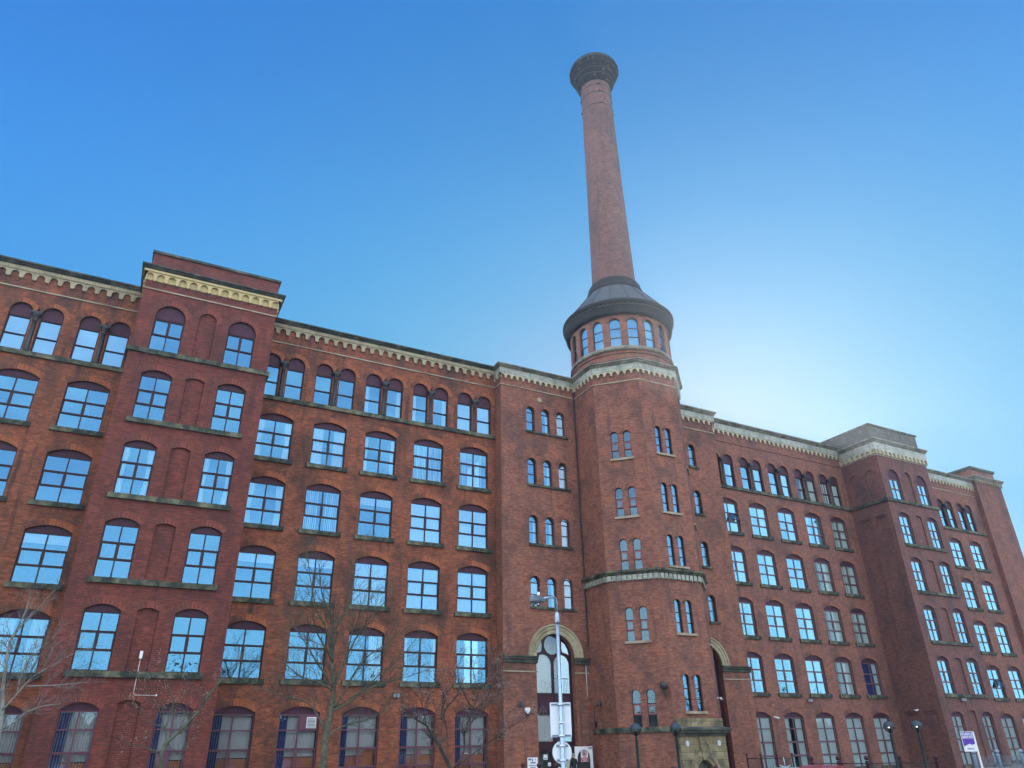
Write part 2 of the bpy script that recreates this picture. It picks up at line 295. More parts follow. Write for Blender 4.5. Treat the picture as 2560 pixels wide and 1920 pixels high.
    def plate(s, outer, holes, b0, b1, m, F=None, back=False, mside=None):
        """flat plate from 2-D outlines (a,z): front face at b0, sides back to b1"""
        P = F.P if F else (lambda a, b, z: (a, -b, z))
        loops = [outer]+list(holes); flat = [p for l in loops for p in l]
        for tri in tessellate_polygon([[Vector((a, z, 0)) for a, z in l] for l in loops]):
            tri = list(tri); (ax, az), (bx, bz), (cx, cz) = (flat[k] for k in tri)
            if (bx-ax)*(cz-az)-(bz-az)*(cx-ax) < 0: tri.reverse()
            s.face([P(flat[k][0], b0, flat[k][1]) for k in tri], m, [flat[k] for k in tri])
        if b1 is None: return
        for li, l in enumerate(loops):
            s.band(l, b0, b1, mside or m, F, inward=li > 0)
    def band(s, l, b0, b1, m, F=None, inward=True, closed=True):
        P = F.P if F else (lambda a, b, z: (a, -b, z))
        ar = sum(l[i][0]*l[(i+1) % len(l)][1]-l[(i+1) % len(l)][0]*l[i][1] for i in range(len(l)))
        l = l if (ar > 0) != inward else l[::-1]; d = 0
        for i in range(len(l) if closed else len(l)-1):
            (a, z), (a2, z2) = l[i], l[(i+1) % len(l)]; e = hypot(a2-a, z2-z); horiz = abs(a2-a) > abs(z2-z)
            uv = [(b0, z), (b1, z), (b1, z2), (b0, z2)] if not horiz else [(a, z+b0), (a, z+b1), (a2, z2+b1), (a2, z2+b0)]
            s.face([P(a, b0, z), P(a, b1, z), P(a2, b1, z2), P(a2, b0, z2)], m, uv); d += e
    def wall(s, F, a0, a1, rows, m, sub=0):
        """rows: (z0, z1, [(outline, depth, filled)])"""
        for z0, z1, hs in rows:
            hs = sorted(hs, key=lambda h_: sum(p[0] for p in h_[0])/len(h_[0]))
            cuts = [a0]+[(max(p[0] for p in hs[i][0])+min(p[0] for p in hs[i+1][0]))/2 for i in range(len(hs)-1)]+[a1]
            if not hs: cuts = [a0, a1]
            for i in range(len(cuts)-1):
                c0, c1 = cuts[i], cuts[i+1]; k = sub or 1
                outer = [(c0+(c1-c0)*j/k, z0) for j in range(k+1)]+[(c1-(c1-c0)*j/k, z1) for j in range(k+1)]
                hl = [hs[i][0]] if hs else []
                s.plate(outer, hl, 0, None, m, F)
                if hs:
                    o, dp, fill = hs[i]; s.band(o, 0, -dp, m, F)
                    if fill: s.plate(o, [], -dp, None, m, F)
    def build(s, name, parent=None, loc=(0, 0, 0), rotz=0, weld=False):
        ob = bpy.data.objects.new(name, s.mesh(name, ORIGIN.get(parent) if parent else None, loc, rotz)); COL.objects.link(ob)
        if parent: ob.parent = parent
        return ob
    def mesh(s, name, org=None, loc=(0, 0, 0), rotz=0):
        me = bpy.data.meshes.new(name); v = s.v
        if org: v = [(x-org[0], y-org[1], z-org[2]) for x, y, z in v]
        me.from_pydata(v, [], s.f); ul = me.uv_layers.new(name='UVMap'); ul.data.foreach_set('uv', [c for p in s.uv for c in p])
        for mm in s.mats: me.materials.append(M[mm])
        me.polygons.foreach_set('material_index', s.mi); me.polygons.foreach_set('use_smooth', s.sm); me.update(); return me
def thing(name, label, cat, loc=(0, 0, 0), group=None):
    o = bpy.data.objects.new(name, None); COL.objects.link(o); o.location = loc; o.empty_display_size = .3; ORIGIN[o] = tuple(loc)
    o['label'] = label; o['category'] = cat
    if group: o['group'] = group
    return o
def tag(o, label, cat, group=None):
    o['label'] = label; o['category'] = cat
    if group: o['group'] = group
    return o
def inst(name, me, parent, loc, rotz=0):
    o = bpy.data.objects.new(name, me); COL.objects.link(o); o.parent = parent
    org = ORIGIN.get(parent, (0, 0, 0)); o.location = (loc[0]-org[0], loc[1]-org[1], loc[2]-org[2]); o.rotation_euler = (0, 0, rotz); return o
def sub(name, me, parent):
    o = bpy.data.objects.new(name, me); COL.objects.link(o); o.parent = parent; return o
def dup(o, dx, dy, rz=0, label=None):
    """copy of a thing with copies of its parts and their sub-parts"""
    def cp(src, par):
        c = src.copy(); COL.objects.link(c); c.parent = par
        for ch in src.children: cp(ch, c)
        return c
    c = cp(o, None); c.location = (dx, dy, o.location.z); c.rotation_euler = (0, 0, rz)
    if label: c['label'] = label
    return c
def arc_out(c, w, z0, sp, rise, n=14):
    """window outline: straight jambs to sp, then a segmental or round arch"""
    hw = w/2; R = (hw*hw+rise*rise)/(2*rise); q = math.asin(min(1, hw/R)); zc = sp+rise-R
    if rise >= hw*.999: q = pi/2
    return [(c-hw, z0), (c+hw, z0), (c+hw, sp)]+[(c+R*sin(q-2*q*i/n), zc+R*cos(q-2*q*i/n)) for i in range(1, n)]+[(c-hw, sp)]
def arch_ring(mb, F, c, w, sp, rise, th, m, b=.004, n=14):
    hw = w/2; R = (hw*hw+rise*rise)/(2*rise); q = math.asin(min(1, hw/R)); zc = sp+rise-R
    if rise >= hw*.999: q = pi/2
    for i in range(n):
        q1, q2 = -q+2*q*i/n, -q+2*q*(i+1)/n
        pts = [(c+r_*sin(x), zc+r_*cos(x)) for r_, x in ((R, q1), (R+th, q1), (R+th, q2), (R, q2))]
        mb.face([F.P(a, b, z) for a, z in pts[::-1]], m, [(0, R*q2), (th, R*q2), (th, R*q1), (0, R*q1)])
def offset(poly, d):
    """offset an open xy polyline to its right-hand (outward) side by d, mitred"""
    out = []
    for i, p in enumerate(poly):
        def nrm(a, b): l = hypot(b[0]-a[0], b[1]-a[1]); return ((b[1]-a[1])/l, -(b[0]-a[0])/l)
        n1 = nrm(poly[i-1], p) if i > 0 else None; n2 = nrm(p, poly[i+1]) if i < len(poly)-1 else None
        n1 = n1 or n2; n2 = n2 or n1; k = d/(1+n1[0]*n2[0]+n1[1]*n2[1]); out.append((p[0]+(n1[0]+n2[0])*k, p[1]+(n1[1]+n2[1])*k))
    return out
def sweep(mb, poly, prof, m):
    """prof: (b, z) points from the wall out and back; extruded along the polyline"""
    offs = [offset(poly, b) for b, z in prof]; s0 = 0
    for i in range(len(poly)-1):
        ln = hypot(poly[i+1][0]-poly[i][0], poly[i+1][1]-poly[i][1]); d = 0
        for j in range(len(prof)-1):
            p = [(*offs[j][i], prof[j][1]), (*offs[j][i+1], prof[j][1]), (*offs[j+1][i+1], prof[j+1][1]), (*offs[j+1][i], prof[j+1][1])]
            e = hypot(prof[j+1][0]-prof[j][0], prof[j+1][1]-prof[j][1])
            z0_ = prof[0][1]+d; mb.face(p, m, [(s0, z0_), (s0+ln, z0_), (s0+ln, z0_+e), (s0, z0_+e)]); d += e
        s0 += ln
    for i in (0, len(poly)-1):
        p = [(*offs[j][i], prof[j][1]) for j in range(len(prof))]
        if len(p) > 2: mb.face(p if i == 0 else p[::-1], m)
def frieze(mb, poly, zb, zt, pitch, b, m, rf=.31, mback=None):
    """arcaded corbel table: a plate with a scalloped lower edge on every run of the polyline"""
    o = offset(poly, b)
    for i in range(len(poly)-1):
        (x0, y0), (x1, y1) = o[i], o[i+1]; ln = hypot(x1-x0, y1-y0); F = Fr(x0, y0, atan2(y1-y0, x1-x0)); n = max(1, round(ln/pitch)); p = ln/n; r_ = rf*p
        out = [(0, zb)]; spz = max(zb+.065, zt-.07-r_)
        for k in range(n):
            c = (k+.5)*p; out += [(c-r_-.035, zb), (c-r_-.035, zb+.06), (c-r_, zb+.06), (c-r_, spz)]+[(c-r_*cos(pi*j/8), spz+r_*sin(pi*j/8)) for j in range(1, 8)]+[(c+r_, spz), (c+r_, zb+.06), (c+r_+.035, zb+.06), (c+r_+.035, zb)]
        out += [(ln, zb), (ln, zt), (0, zt)]
        mb.plate(out, [], 0, -b, m, F)
        if mback: mb.plate([(0, zb+.08), (ln, zb+.08), (ln, zt), (0, zt)], [], -b+.02, None, mback, F)

# ------------------------------------------------------------------ windows (kept as meshes, placed many times)
KIND = {}
def rect(a0, a1, z0, z1): return [(a0, z0), (a1, z0), (a1, z1), (a0, z1)]
def glass_mesh(polys, y, m='glass', tilt=.012):
    vs = []
    for k in range(4):
        mb = MB(); rnd = random.Random(k*31+len(polys))
        for p in polys:
            ca = sum(q[0] for q in p)/len(p); cz = sum(q[1] for q in p)/len(p); ta, tz = rnd.uniform(-tilt, tilt), rnd.uniform(-tilt, tilt)
            mb.face([(a, y+(a-ca)*ta+(z-cz)*tz, z) for a, z in p], m)
        vs.append(mb.mesh('pane'))
    return vs
def shrink(p, e): return [(p[0][0]+e, p[0][1]+e), (p[1][0]-e, p[1][1]+e), (p[2][0]-e, p[2][1]-e), (p[3][0]+e, p[3][1]-e)]
def kind_main(key, w, sp, rise, trans, sash=1, louvre=False, gmat='glass', mull=.07, fm='maroon_frame'):
    """two columns of panes under a solid panel filling the arch"""
    o = arc_out(0, w, 0, sp, rise); top = trans[-1]; holes = []; panes = []; hw = w/2; mb = MB()
    for c0, c1 in ((-hw+.06, -mull/2), (mull/2, hw-.06)):
        for i in range(len(trans)-1):
            r_ = rect(c0, c1, trans[i]+(.035 if i else .06), trans[i+1]-.035); holes.append(r_)
            if i == sash:
                mb.plate(r_, [shrink(r_, .042)], -.145, -.21, fm); panes.append(shrink(r_, .038))
            else: panes.append([(r_[0][0]-.005, r_[0][1]-.005), (r_[1][0]+.005, r_[1][1]-.005), (r_[2][0]+.005, r_[2][1]+.005), (r_[3][0]-.005, r_[3][1]+.005)])
    mb.plate(o, holes, -.155, -.25, fm)
    pan = [(-hw+.05, top+.03), (hw-.05, top+.03)]+[(a*(1-.1/w), z-.05) for a, z in o[2:]]
    pan = [p for p in pan if p[1] > top+.02]
    mb.plate(pan, [], -.145, -.155, 'maroon_panel')
    if louvre:
        for sgn in (-1, 1): mb.box(sgn*.16-.055, sgn*.16+.055, .132, .146, top+.10, top+.22, 'maroon_frame')
    # drip bar above the opening lights
    for i in ((sash, sash+1) if sash else ()): mb.box(-hw+.02, hw-.02, .125, .158, trans[i]-.015, trans[i]+.012, fm)
    KIND[key] = dict(w=w, sp=sp, rise=rise, top=top, frame=mb.mesh('window'), glass=glass_mesh(panes, .195, gmat), cols=((-hw+.05, -.03), (.03, hw-.05)))
TR = [0, .90, 1.74, 2.60]
kind_main('main', 2.2, 2.69, .34, TR)
kind_main('main_right', 2.15, 2.69, .34, TR, louvre=True, gmat='glass_right', fm='maroon_hazy')
kind_main('pier', 1.6, 2.74, .30, [0, .92, 1.78, 2.66])
kind_main('pier_right', 1.6, 2.74, .30, [0, .92, 1.78, 2.66], louvre=True, gmat='glass_right', fm='maroon_hazy')
kind_main('pier_top', 1.62, 2.27, .81, [0, 1.08, 2.12], sash=1)
kind_main('pier_top_right', 1.62, 2.27, .81, [0, 1.08, 2.12], sash=1, louvre=True, gmat='glass_right', fm='maroon_hazy')
TG = [0, .95, 1.93, 2.85, 3.62]
kind_main('ground', 2.2, 3.70, .34, TG, sash=1, gmat='glass_ground', fm='maroon_ground')
kind_main('ground_pier', 1.6, 3.70, .30, TG, sash=1, gmat='glass_ground', fm='maroon_ground')
kind_main('ground_right', 2.15, 3.70, .34, TG, sash=1, louvre=True, gmat='glass_frosted', fm='maroon_hazy')
kind_main('ground_pier_right', 1.6, 3.70, .30, TG, sash=1, louvre=True, gmat='glass_frosted', fm='maroon_hazy')
def kind_pair(key, louvre=False):
    """two round-headed lights either side of an iron column"""
    mb = MB(); panes = []; w, sp = 1.15, 2.52
    for c in (-.79, .79):
        o = arc_out(c, w, 0, sp, w/2); hs = [rect(c-.50, c+.50, .07, 1.02), rect(c-.50, c+.50, 1.11, 2.17)]
        mb.plate(o, hs, -.17, -.27, 'maroon_frame'); panes += hs
        pan = [(c-.52, 2.25), (c+.52, 2.25)]+[(c+(a-c)*.9, z-.05) for a, z in o[2:]]; mb.plate(pan, [], -.158, -.17, 'maroon_panel')
        mb.box(c-.55, c+.55, .14, .172, 2.19, 2.225, 'maroon_frame'); mb.box(c-.55, c+.55, .14, .172, 1.05, 1.085, 'maroon_frame')
        if louvre:
            for sgn in (-1, 1): mb.box(c+sgn*.16-.055, c+sgn*.16+.055, .145, .159, 2.3, 2.42, 'maroon_frame')
    mb.box(-.215, .215, .14, .28, 0, 2.42, 'maroon_frame')
    cb = MB()
    cb.lathe(0, .03, [(.001, 0), (.20, 0), (.20, .14), (.15, .17), (.18, .24), (.14, .31), (.135, 1.2), (.125, 2.02), (.17, 2.06), (.14, 2.10), (.17, 2.20), (.26, 2.36), (.26, 2.44), (.001, 2.44)], 'iron_column', 12)
    cb.box(-.27, .27, -.2, .24, 2.44, 2.60, 'iron_column')
    KIND[key] = dict(w=3.0, sp=sp, rise=.575, top=2.2, frame=mb.mesh('window'), glass=glass_mesh(panes, .215, 'glass_right' if louvre else 'glass'), cols=((-1.3, -.28), (.28, 1.3)), column=cb.mesh('column'))
kind_pair('pair'); kind_pair('pair_right', True)
def kind_lancet(key, w, sp, trans, fr=.05, sash=None, gmat='glass', dep=.13, sfm='pink_sash', fm='maroon_frame', arched=True):
    o = arc_out(0, w, 0, sp, w/2); hw = w/2-fr; hs = []; panes = []; mb = MB()
    for i in range(len(trans)-1):
        r_ = rect(-hw, hw, trans[i]+.03, trans[i+1]-.03)
        hs.append(r_)
        if i == sash: mb.plate(r_, [shrink(r_, .07)], -dep+.02, -dep-.05, sfm); panes.append(shrink(r_, .06))
        else: panes.append(r_)
    ap = [(a*(hw/(w/2)), max(trans[-1]+.03, z-fr)) for a, z in arc_out(0, w, trans[-1]+.03, sp, w/2)]
    ap[0] = (-hw, trans[-1]+.03); ap[1] = (hw, trans[-1]+.03); hs.append(ap); panes.append(ap)
    mb.plate(o, hs, -dep, -dep-.07, fm)
    KIND[key] = dict(w=w, sp=sp, rise=w/2, top=sp, frame=mb.mesh('window'), glass=glass_mesh(panes, dep+.04, gmat, .003), cols=((-hw, hw),))
kind_lancet('stair', .72, 1.65, [0, .82, 1.60], .06, dep=.2)
kind_lancet('tower', .53, 1.86, [0, .66, 1.30], .03, sash=1, gmat='glass_tower')
kind_lancet('tower_dark', .53, 1.86, [0, .66, 1.30], .03, gmat='glass')
kind_lancet('drum', .86, 2.10, [0, .82, 1.62], .035, gmat='glass', dep=.16, fm='iron_black')

CUR = {}
def wavy(mb, a0, a1, z0, z1, y, m, amp=.035, pitch=.13, tie=0.0, side=0):
    n = max(4, int((a1-a0)/pitch*4)); nz = 6 if tie else 1
    for k in range(nz):
        for i in range(n):
            def pt(i_, k_):
                z = z0+(z1-z0)*k_/nz; f_ = (k_/nz); sq = 1-tie*max(0, 1-abs(f_-.42)/.42)
                a = a0+(a1-a0)*i_/n
                a = (a1-(a1-a)*sq) if side > 0 else (a0+(a-a0)*sq)
                return (a, y+amp*sin(i_*pi/2), z)
            mb.face([pt(i, k), pt(i+1, k), pt(i+1, k+1), pt(i, k+1)], m, smooth=False)
def curtain(kind, typ):
    key = (kind, typ)
    if key in CUR: return CUR[key]
    K = KIND[kind]; out = []; z1 = K['top']; L0, R1 = K['cols'][0][0], K['cols'][-1][1]; W = R1-L0; mb = MB(); y = .29
    spans = K['cols'] if 'column' in K else ((L0, R1),)
    nm = 'curtain'
    if typ in ('sides', 'wide', 'thin'):
        f_ = {'sides': .2, 'wide': .34, 'thin': .12}[typ]
        wavy(mb, L0, L0+W*f_, .03, z1, y, 'curtain_white', tie=.3 if typ == 'sides' else 0, side=-1); wavy(mb, R1-W*f_, R1, .03, z1, y, 'curtain_white', tie=.3 if typ == 'sides' else 0, side=1)
    elif typ == 'right': wavy(mb, R1-W*.38, R1, .03, z1, y, 'curtain_white')
    elif typ == 'drape':
        for a, b in ((0, .16), (.2, .27), (.32, .62), (.66, 1)): wavy(mb, L0+W*a, L0+W*b, .03, z1, y, 'curtain_white', amp=.05, pitch=.2)
    elif typ == 'partdrape': wavy(mb, L0+W*.3, L0+W*.55, .03, z1, y+.05, 'curtain_grey', amp=.05, pitch=.2); wavy(mb, L0+W*.6, R1, .03, z1, y, 'curtain_white')
    elif typ == 'sheer':
        for a, b in spans: wavy(mb, a, b, .03, z1, y, 'blind_white', amp=.012, pitch=.35)
    elif typ == 'navy': wavy(mb, L0, L0+W*.72, .03, z1, y, 'curtain_navy', amp=.05, pitch=.25); wavy(mb, R1-W*.26, R1, .03, z1, y, 'curtain_white')
    elif typ == 'roll':
        nm = 'blind'; mb.box(L0, R1, y-.03, y-.018, z1-.52, z1, 'blind_white')
    elif typ == 'full':
        nm = 'blind'
        for a, b in spans: mb.box(a, b, y-.04, y-.028, .02, z1, 'blind_white')
    elif typ in ('vert', 'verthalf', 'slats'):
        nm = 'blind'; n = int(W/.115)
        for i in range(n):
            a = L0+W*(i+.5)/n
            if typ == 'verthalf' and abs(a) < W*.12: continue
            q = radians(77 if typ == 'slats' else 38+14*sin(i*1.7)); dx, dy = .052*cos(q), .052*sin(q)
            mb.face([(a-dx, y-dy, .03), (a+dx, y+dy, .03), (a+dx, y+dy, z1-.06), (a-dx, y-dy, z1-.06)], 'blind_white')
        mb.box(L0, R1, y-.03, y+.03, z1-.06, z1, 'blind_white')
    CUR[key] = (nm, mb.mesh(nm)); return CUR[key]
SILLM = {}
def sill_mesh(w, ov=.2, hgt=.27, pr=.13):
    k = (w, ov, hgt)
    if k not in SILLM:
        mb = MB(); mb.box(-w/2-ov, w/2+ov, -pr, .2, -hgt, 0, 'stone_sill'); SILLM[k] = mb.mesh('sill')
    return SILLM[k]
WN = [0]
def window(kind, F, a, z, root, cur=None, sill=True, ov=.2, hgt=.27):
    K = KIND[kind]; x, y = F.at(a, 0); WN[0] += 1
    w = inst('window', K['frame'], root, (x, y, z), F.th)
    k4 = (WN[0]*7) % 4; gm_ = K['glass'][k4]
    if cur and any(c in ('drape', 'partdrape', 'navy') for c in cur):
        al = K.setdefault('clear', {})
        if k4 not in al: al[k4] = gm_.copy(); al[k4].materials[0] = M['glass_frosted']
        gm_ = al[k4]
    sub('pane', gm_, w)
    if 'column' in K: sub('column', K['column'], w)
    if sill: sub('sill', sill_mesh(K['w'], ov, hgt), w)
    for c in (cur or ()):
        if c is None: continue
        if c == 'cafe': sub('display', cafe_mesh(K['w'], WN[0]), w); continue
        if c == 'open': sub('casement', open_mesh(), w); continue
        nm, me = curtain(kind, c); sub(nm, me, w)
    return w
def cafe_mesh(w, k):
    """the bright fittings seen behind the ground-floor glass"""
    mb = MB(); rnd = random.Random(k); hw = w/2-.05
    mb.box(-hw, -hw+w*rnd.uniform(.12, .30), .40, .42, .9, 3.6, 'curtain_navy')
    mb.box(-hw+.02, hw, .55, .58, 1.55, 3.6, 'board_grey'); mb.box(-hw+.02, hw, .56, .58, .3, 1.5, ('paint_orange', 'paint_pink', 'board_grey')[k % 3])
    for i in range(2):
        c = rnd.uniform(-hw+.3, hw-.3); z = rnd.uniform(.8, 1.7); s_ = rnd.uniform(.2, .42); q = rnd.uniform(0, pi)
        pts = [(c+s_*cos(q+2*pi*j/9)*(1+.35*sin(3*j+k))*.9, .50-.03*i, z+s_*.8*sin(q+2*pi*j/9)) for j in range(9)]
        pts = [(max(-hw, min(hw, p[0])), p[1], p[2]) for p in pts]
        mb.face(pts, ('paint_orange', 'paint_pink', 'core_wall')[i])
    return mb.mesh('display')
def open_mesh():
    mb = MB(); q = radians(28); ca, sa = cos(q), sin(q); hgt = .78
    def P(a, d, z): return (a, .19-(hgt-z)*sa-d*ca, .93+hgt-(hgt-z)*ca+d*sa)
    for a0, a1, z0, z1 in ((.05, 1.0, 0, .06), (.05, 1.0, hgt-.06, hgt), (.05, .11, .06, hgt-.06), (.94, 1.0, .06, hgt-.06)):
        c = [P(a, d, z) for d in (0, .04) for a, z in ((a0, z0), (a1, z0), (a1, z1), (a0, z1))]
        for f_ in ((3, 2, 1, 0), (4, 5, 6, 7), (0, 1, 5, 4), (1, 2, 6, 5), (2, 3, 7, 6), (3, 0, 4, 7)): mb.face([c[i] for i in f_], 'maroon_frame')
    mb.face([P(.11, .02, .06), P(.94, .02, .06), P(.94, .02, hgt-.06), P(.11, .02, hgt-.06)], 'glass_frosted')
    return mb.mesh('casement')

# ------------------------------------------------------------------ ground
def struct(o): o['kind'] = 'structure'; return o
g = MB(); g.face([(-320, -300, -.02), (380, -300, -.02), (380, 300, -.02), (-320, 300, -.02)], 'grassy'); struct(g.build('ground'))
g = MB(); g.box(-150, 200, -52, -25.5, -.3, -.012, 'asphalt'); struct(g.build('road'))
for k, (y0, y1) in enumerate(((-25.5, 1.4), (-60, -52.0))):
    g = MB(); e = -25.5 if k == 0 else -52.0
    ya, yb = (e+.15, y1) if k == 0 else (y0, e-.15)
    g.face([(-150, ya, 0), (200, ya, 0), (200, yb, 0), (-150, yb, 0)], 'paving'); struct(g.build('pavement'))
    g = MB(); kb = (e, e+.15) if k == 0 else (e-.15, e); g.box(-150, 200, kb[0], kb[1], -.2, .006, 'kerbstone'); struct(g.build('kerb'))
g = MB()
for i in range(40): g.face([(-120+i*7, -38.8, -.008), (-117+i*7, -38.8, -.008), (-117+i*7, -38.7, -.008), (-120+i*7, -38.7, -.008)], 'road_paint')
struct(g.build('road_marking'))

# ------------------------------------------------------------------ the mill: shared bits
ROWS = [18.51, 14.25, 9.97, 5.69]        # sill heights of the main storeys, top one first
CUTS = [0, 4.95, 9.2, 13.5, 17.75, 22.0]
def columns_wall(mb, F, a0, a1, cs, w, wallm, archm, ztop, dz=0, ground=.28, extra6=True):
    """wall of columns of windows: ground storey, four main storeys and a storey of paired arches"""
    rows = []; zs = [ground]+ROWS[::-1]
    for i in range(5):
        hs = []
        for c in cs:
            z = zs[i]+dz; sp = z+(3.70 if i == 0 else 2.69); hs.append((arc_out(c, w, z, sp, .34), .22, False)); arch_ring(mb, F, c, w+.02, sp, .34, .36, archm)
        rows.append((CUTS[i], CUTS[i+1], hs))
    hs = []
    for c in cs:
        for s_ in (-.79, .79): hs.append((arc_out(c+s_, 1.15, 22.7+dz, 25.22+dz, .575), .22, False)); arch_ring(mb, F, c+s_, 1.17, 25.22+dz, .575, .30, archm, n=18)
    # lower part of the pier between twin lights belongs to one opening: it is closed by the iron column
    rows.append((CUTS[5], ztop, hs)); mb.wall(F, a0, a1, rows, wallm)
def pier_front(mb, F, a0, a1, wc, nc, wallm, archm, ztop, dz=0):
    rows = []; zs = [.28]+ROWS[::-1]
    for i in range(5):
        z = zs[i]+dz-(.06 if i else 0); hs = []
        for c in wc:
            sp = z+(3.70 if i == 0 else 2.74); hs.append((arc_out(c, 1.6, z, sp, .30), .22, False)); arch_ring(mb, F, c, 1.62, sp, .30, .36, archm)
        sp = z+(3.95 if i == 0 else 2.80); hs.append((arc_out(nc, 1.0, z, sp, .16), .13, True)); arch_ring(mb, F, nc, 1.02, sp, .16, .34, archm)
        rows.append((CUTS[i], CUTS[i+1], hs))
    hs = []; z = 22.70+dz
    for c in wc: hs.append((arc_out(c, 1.62, z, z+2.27, .81), .22, False)); arch_ring(mb, F, c, 1.64, z+2.27, .81, .34, archm, n=20)
    hs.append((arc_out(nc, 1.0, z, z+2.6, .5), .13, True)); arch_ring(mb, F, nc, 1.02, z+2.6, .5, .34, archm, n=18)
    rows.append((CUTS[5], ztop, hs)); mb.wall(F, a0, a1, rows, wallm)
def plain(mb, F, a0, a1, z0, z1, m): mb.face([F.P(a0, 0, z0), F.P(a1, 0, z0), F.P(a1, 0, z1), F.P(a0, 0, z1)], m, [(a0, z0), (a1, z0), (a1, z1), (a0, z1)])
def interior(root, segs, back, dz=0):
    """floors, ceilings and back walls of the rooms behind the glass"""
    mb = MB()
    for F, a0, a1, dep in segs:
        for z in [r_+dz for r_ in ROWS[::-1]]+[22.7+dz]:
            if dep == 4 and z < 9: continue
            mb.box(a0, a1, -dep, -.34, z-1.0, z-.72, 'white_plaster', F)
        mb.box(a0, a1, -dep, -.34, 26.2, 26.4, 'white_plaster', F); mb.box(a0, a1, -dep-.1, -dep, 0, 26.4, 'room_wall', F)
    return mb.build('interior', root)

# ------------------------------------------------------------------ left mill
LM = thing('mill_building', 'long red brick mill wing left of the chimney tower, with one projecting bay', 'mill', (5, 3, 0))
FA = Fr(0, 0, 0); FP = Fr(0, -3.25, 0); FD = Fr(0, -.9, 0)
ACOLS = [-11.64, -8.06, -4.5]; BCOLS = [6.13, 9.63, 13.1, 16.58, 20.06]; PW = [-1.07, 2.95]; PN = .93
ZT = 28.0
w = MB()
columns_wall(w, FA, -16, -2.8, ACOLS, 2.2, 'brick_old', 'brick_arch', ZT); columns_wall(w, FA, 4.75, 21.8, BCOLS, 2.2, 'brick_old', 'brick_arch', ZT)
plain(w, Fr(0, 19, pi), 16, -21.8, 0, ZT, 'brick_old'); w.face([(-16, 0, ZT), (28.2, 0, ZT), (28.2, 19, ZT), (-16, 19, ZT)], 'lead_roof')
plain(w, Fr(-16, 0, -pi/2), -19, 0, 0, ZT, 'brick_old'); w.build('wall', LM)
w = MB(); pier_front(w, FP, -2.8, 4.75, PW, PN, 'brick_pier', 'brick_arch_pier', 28.1)
plain(w, Fr(-2.8, 0, -pi/2), 0, 3.25, 0, 28.1, 'brick_pier'); plain(w, Fr(4.75, -3.25, pi/2), 0, 3.25, 0, 28.1, 'brick_pier')
w.face([(-2.8, -3.25, 28.1), (4.75, -3.25, 28.1), (4.75, 6, 28.1), (-2.8, 6, 28.1)], 'lead_roof'); w.build('bay_wall', LM)
w = MB(); SR = [23.25, 19.08, 14.75, 10.5]; SC = [24.31, 25.63, 26.93]; rows = []
AC, AR, ASP = 25.65, 1.45, 7.36
def stair_wall(mb, F, a0, a1, cs, ac, m, archm, ztop, dz=0):
    rows = [(0, 9.4, [(arc_out(ac, 2*AR, .02, ASP, AR, 24), .42, False)])]; zc = [9.4, 13.6, 17.9, 22.2, ztop]
    for i, z in enumerate(SR[::-1]):
        hs = []
        for c in cs: hs.append((arc_out(c, .72, z+dz, z+dz+1.68, .36), .22, False)); arch_ring(mb, F, c, .74, z+dz+1.68, .36, .3, archm, n=16)
        rows.append((zc[i], zc[i+1], hs))
    mb.wall(F, a0, a1, rows, m)
stair_wall(w, FD, 21.8, 28.35, SC, AC, 'brick_tower', 'brick_arch_right', ZT)
plain(w, Fr(21.8, 0, -pi/2), 0, .9, 0, ZT, 'brick_tower'); w.face([(21.8, -.9, ZT), (28.4, -.9, ZT), (28.4, 6, ZT), (21.8, 6, ZT)], 'lead_roof'); w.build('stair_wall', LM)
interior(LM, [(FA, -16, -2.85, 5), (FA, 4.8, 21.7, 5), (FP, -2.7, 4.65, 6), (FD, 21.9, 28.2, 4)], None)
# treatments of each window, top storey of arches first
TA = {6: [None, 'full', 'full'], 5: [None, None, None], 4: [None, None, None], 3: [None, 'roll', 'roll'], 2: [None, 'sheer', 'wide']}
TB = {6: [None, None, 'thin', 'thin', 'sheer'], 5: ['sides', 'wide', 'thin', 'vert', 'vert'], 4: ['sides', 'verthalf', 'roll', 'full', 'full'], 3: ['roll', 'roll', 'sheer', 'sheer', 'sheer'], 2: [None, None, 'right', 'thin', None]}
for cs, T in ((ACOLS, TA), (BCOLS, TB)):
    for j, c in enumerate(cs):
        window('pair', FA, c, 22.7, LM, [T[6][j]], sill=False)
        for i, z in enumerate(ROWS): window('main', FA, c, z, LM, [T[5-i][j]])
        wv = window('ground', FA, c, .28, LM, ['slats', 'cafe'])
        if c == 9.63:
            v = MB(); v.box(.05, 1.02, .13, .20, 2.88, 3.60, 'maroon_ground'); v.box(.42, .94, .10, .13, 2.95, 3.5, 'white_paint')
            for k in range(7): v.box(.46, .90, .085, .10, 2.99+.07*k, 3.02+.07*k, 'dark_fill')
            sub('vent', v.mesh('vent'), wv)
TP = [(None, None), ('sides', 'sides'), (None, None), (None, None)]
for j, c in enumerate(PW):
    window('pier_top', FP, c, 22.7, LM, sill=False)
    for i, z in enumerate(ROWS): window('pier', FP, c, z-.06, LM, [TP[i][j]], sill=False)
    window('ground_pier', FP, c, .28, LM, ['slats', 'cafe'])
SCUR = [[None, 'right', None], [None, 'right', 'thin'], ['right', 'right', 'thin'], ['full', 'right', None]]
for i, z in enumerate(SR):
    for j, c in enumerate(SC): window('stair', FD, c, z, LM, [SCUR[i][j]], sill=False)
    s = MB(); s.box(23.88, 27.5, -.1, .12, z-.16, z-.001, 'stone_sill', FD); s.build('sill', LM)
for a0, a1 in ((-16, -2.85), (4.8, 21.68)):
    s = MB(); s.box(a0, a1, -.05, .14, 22.42, 22.7, 'stone_sill', FA); s.build('sill', LM)
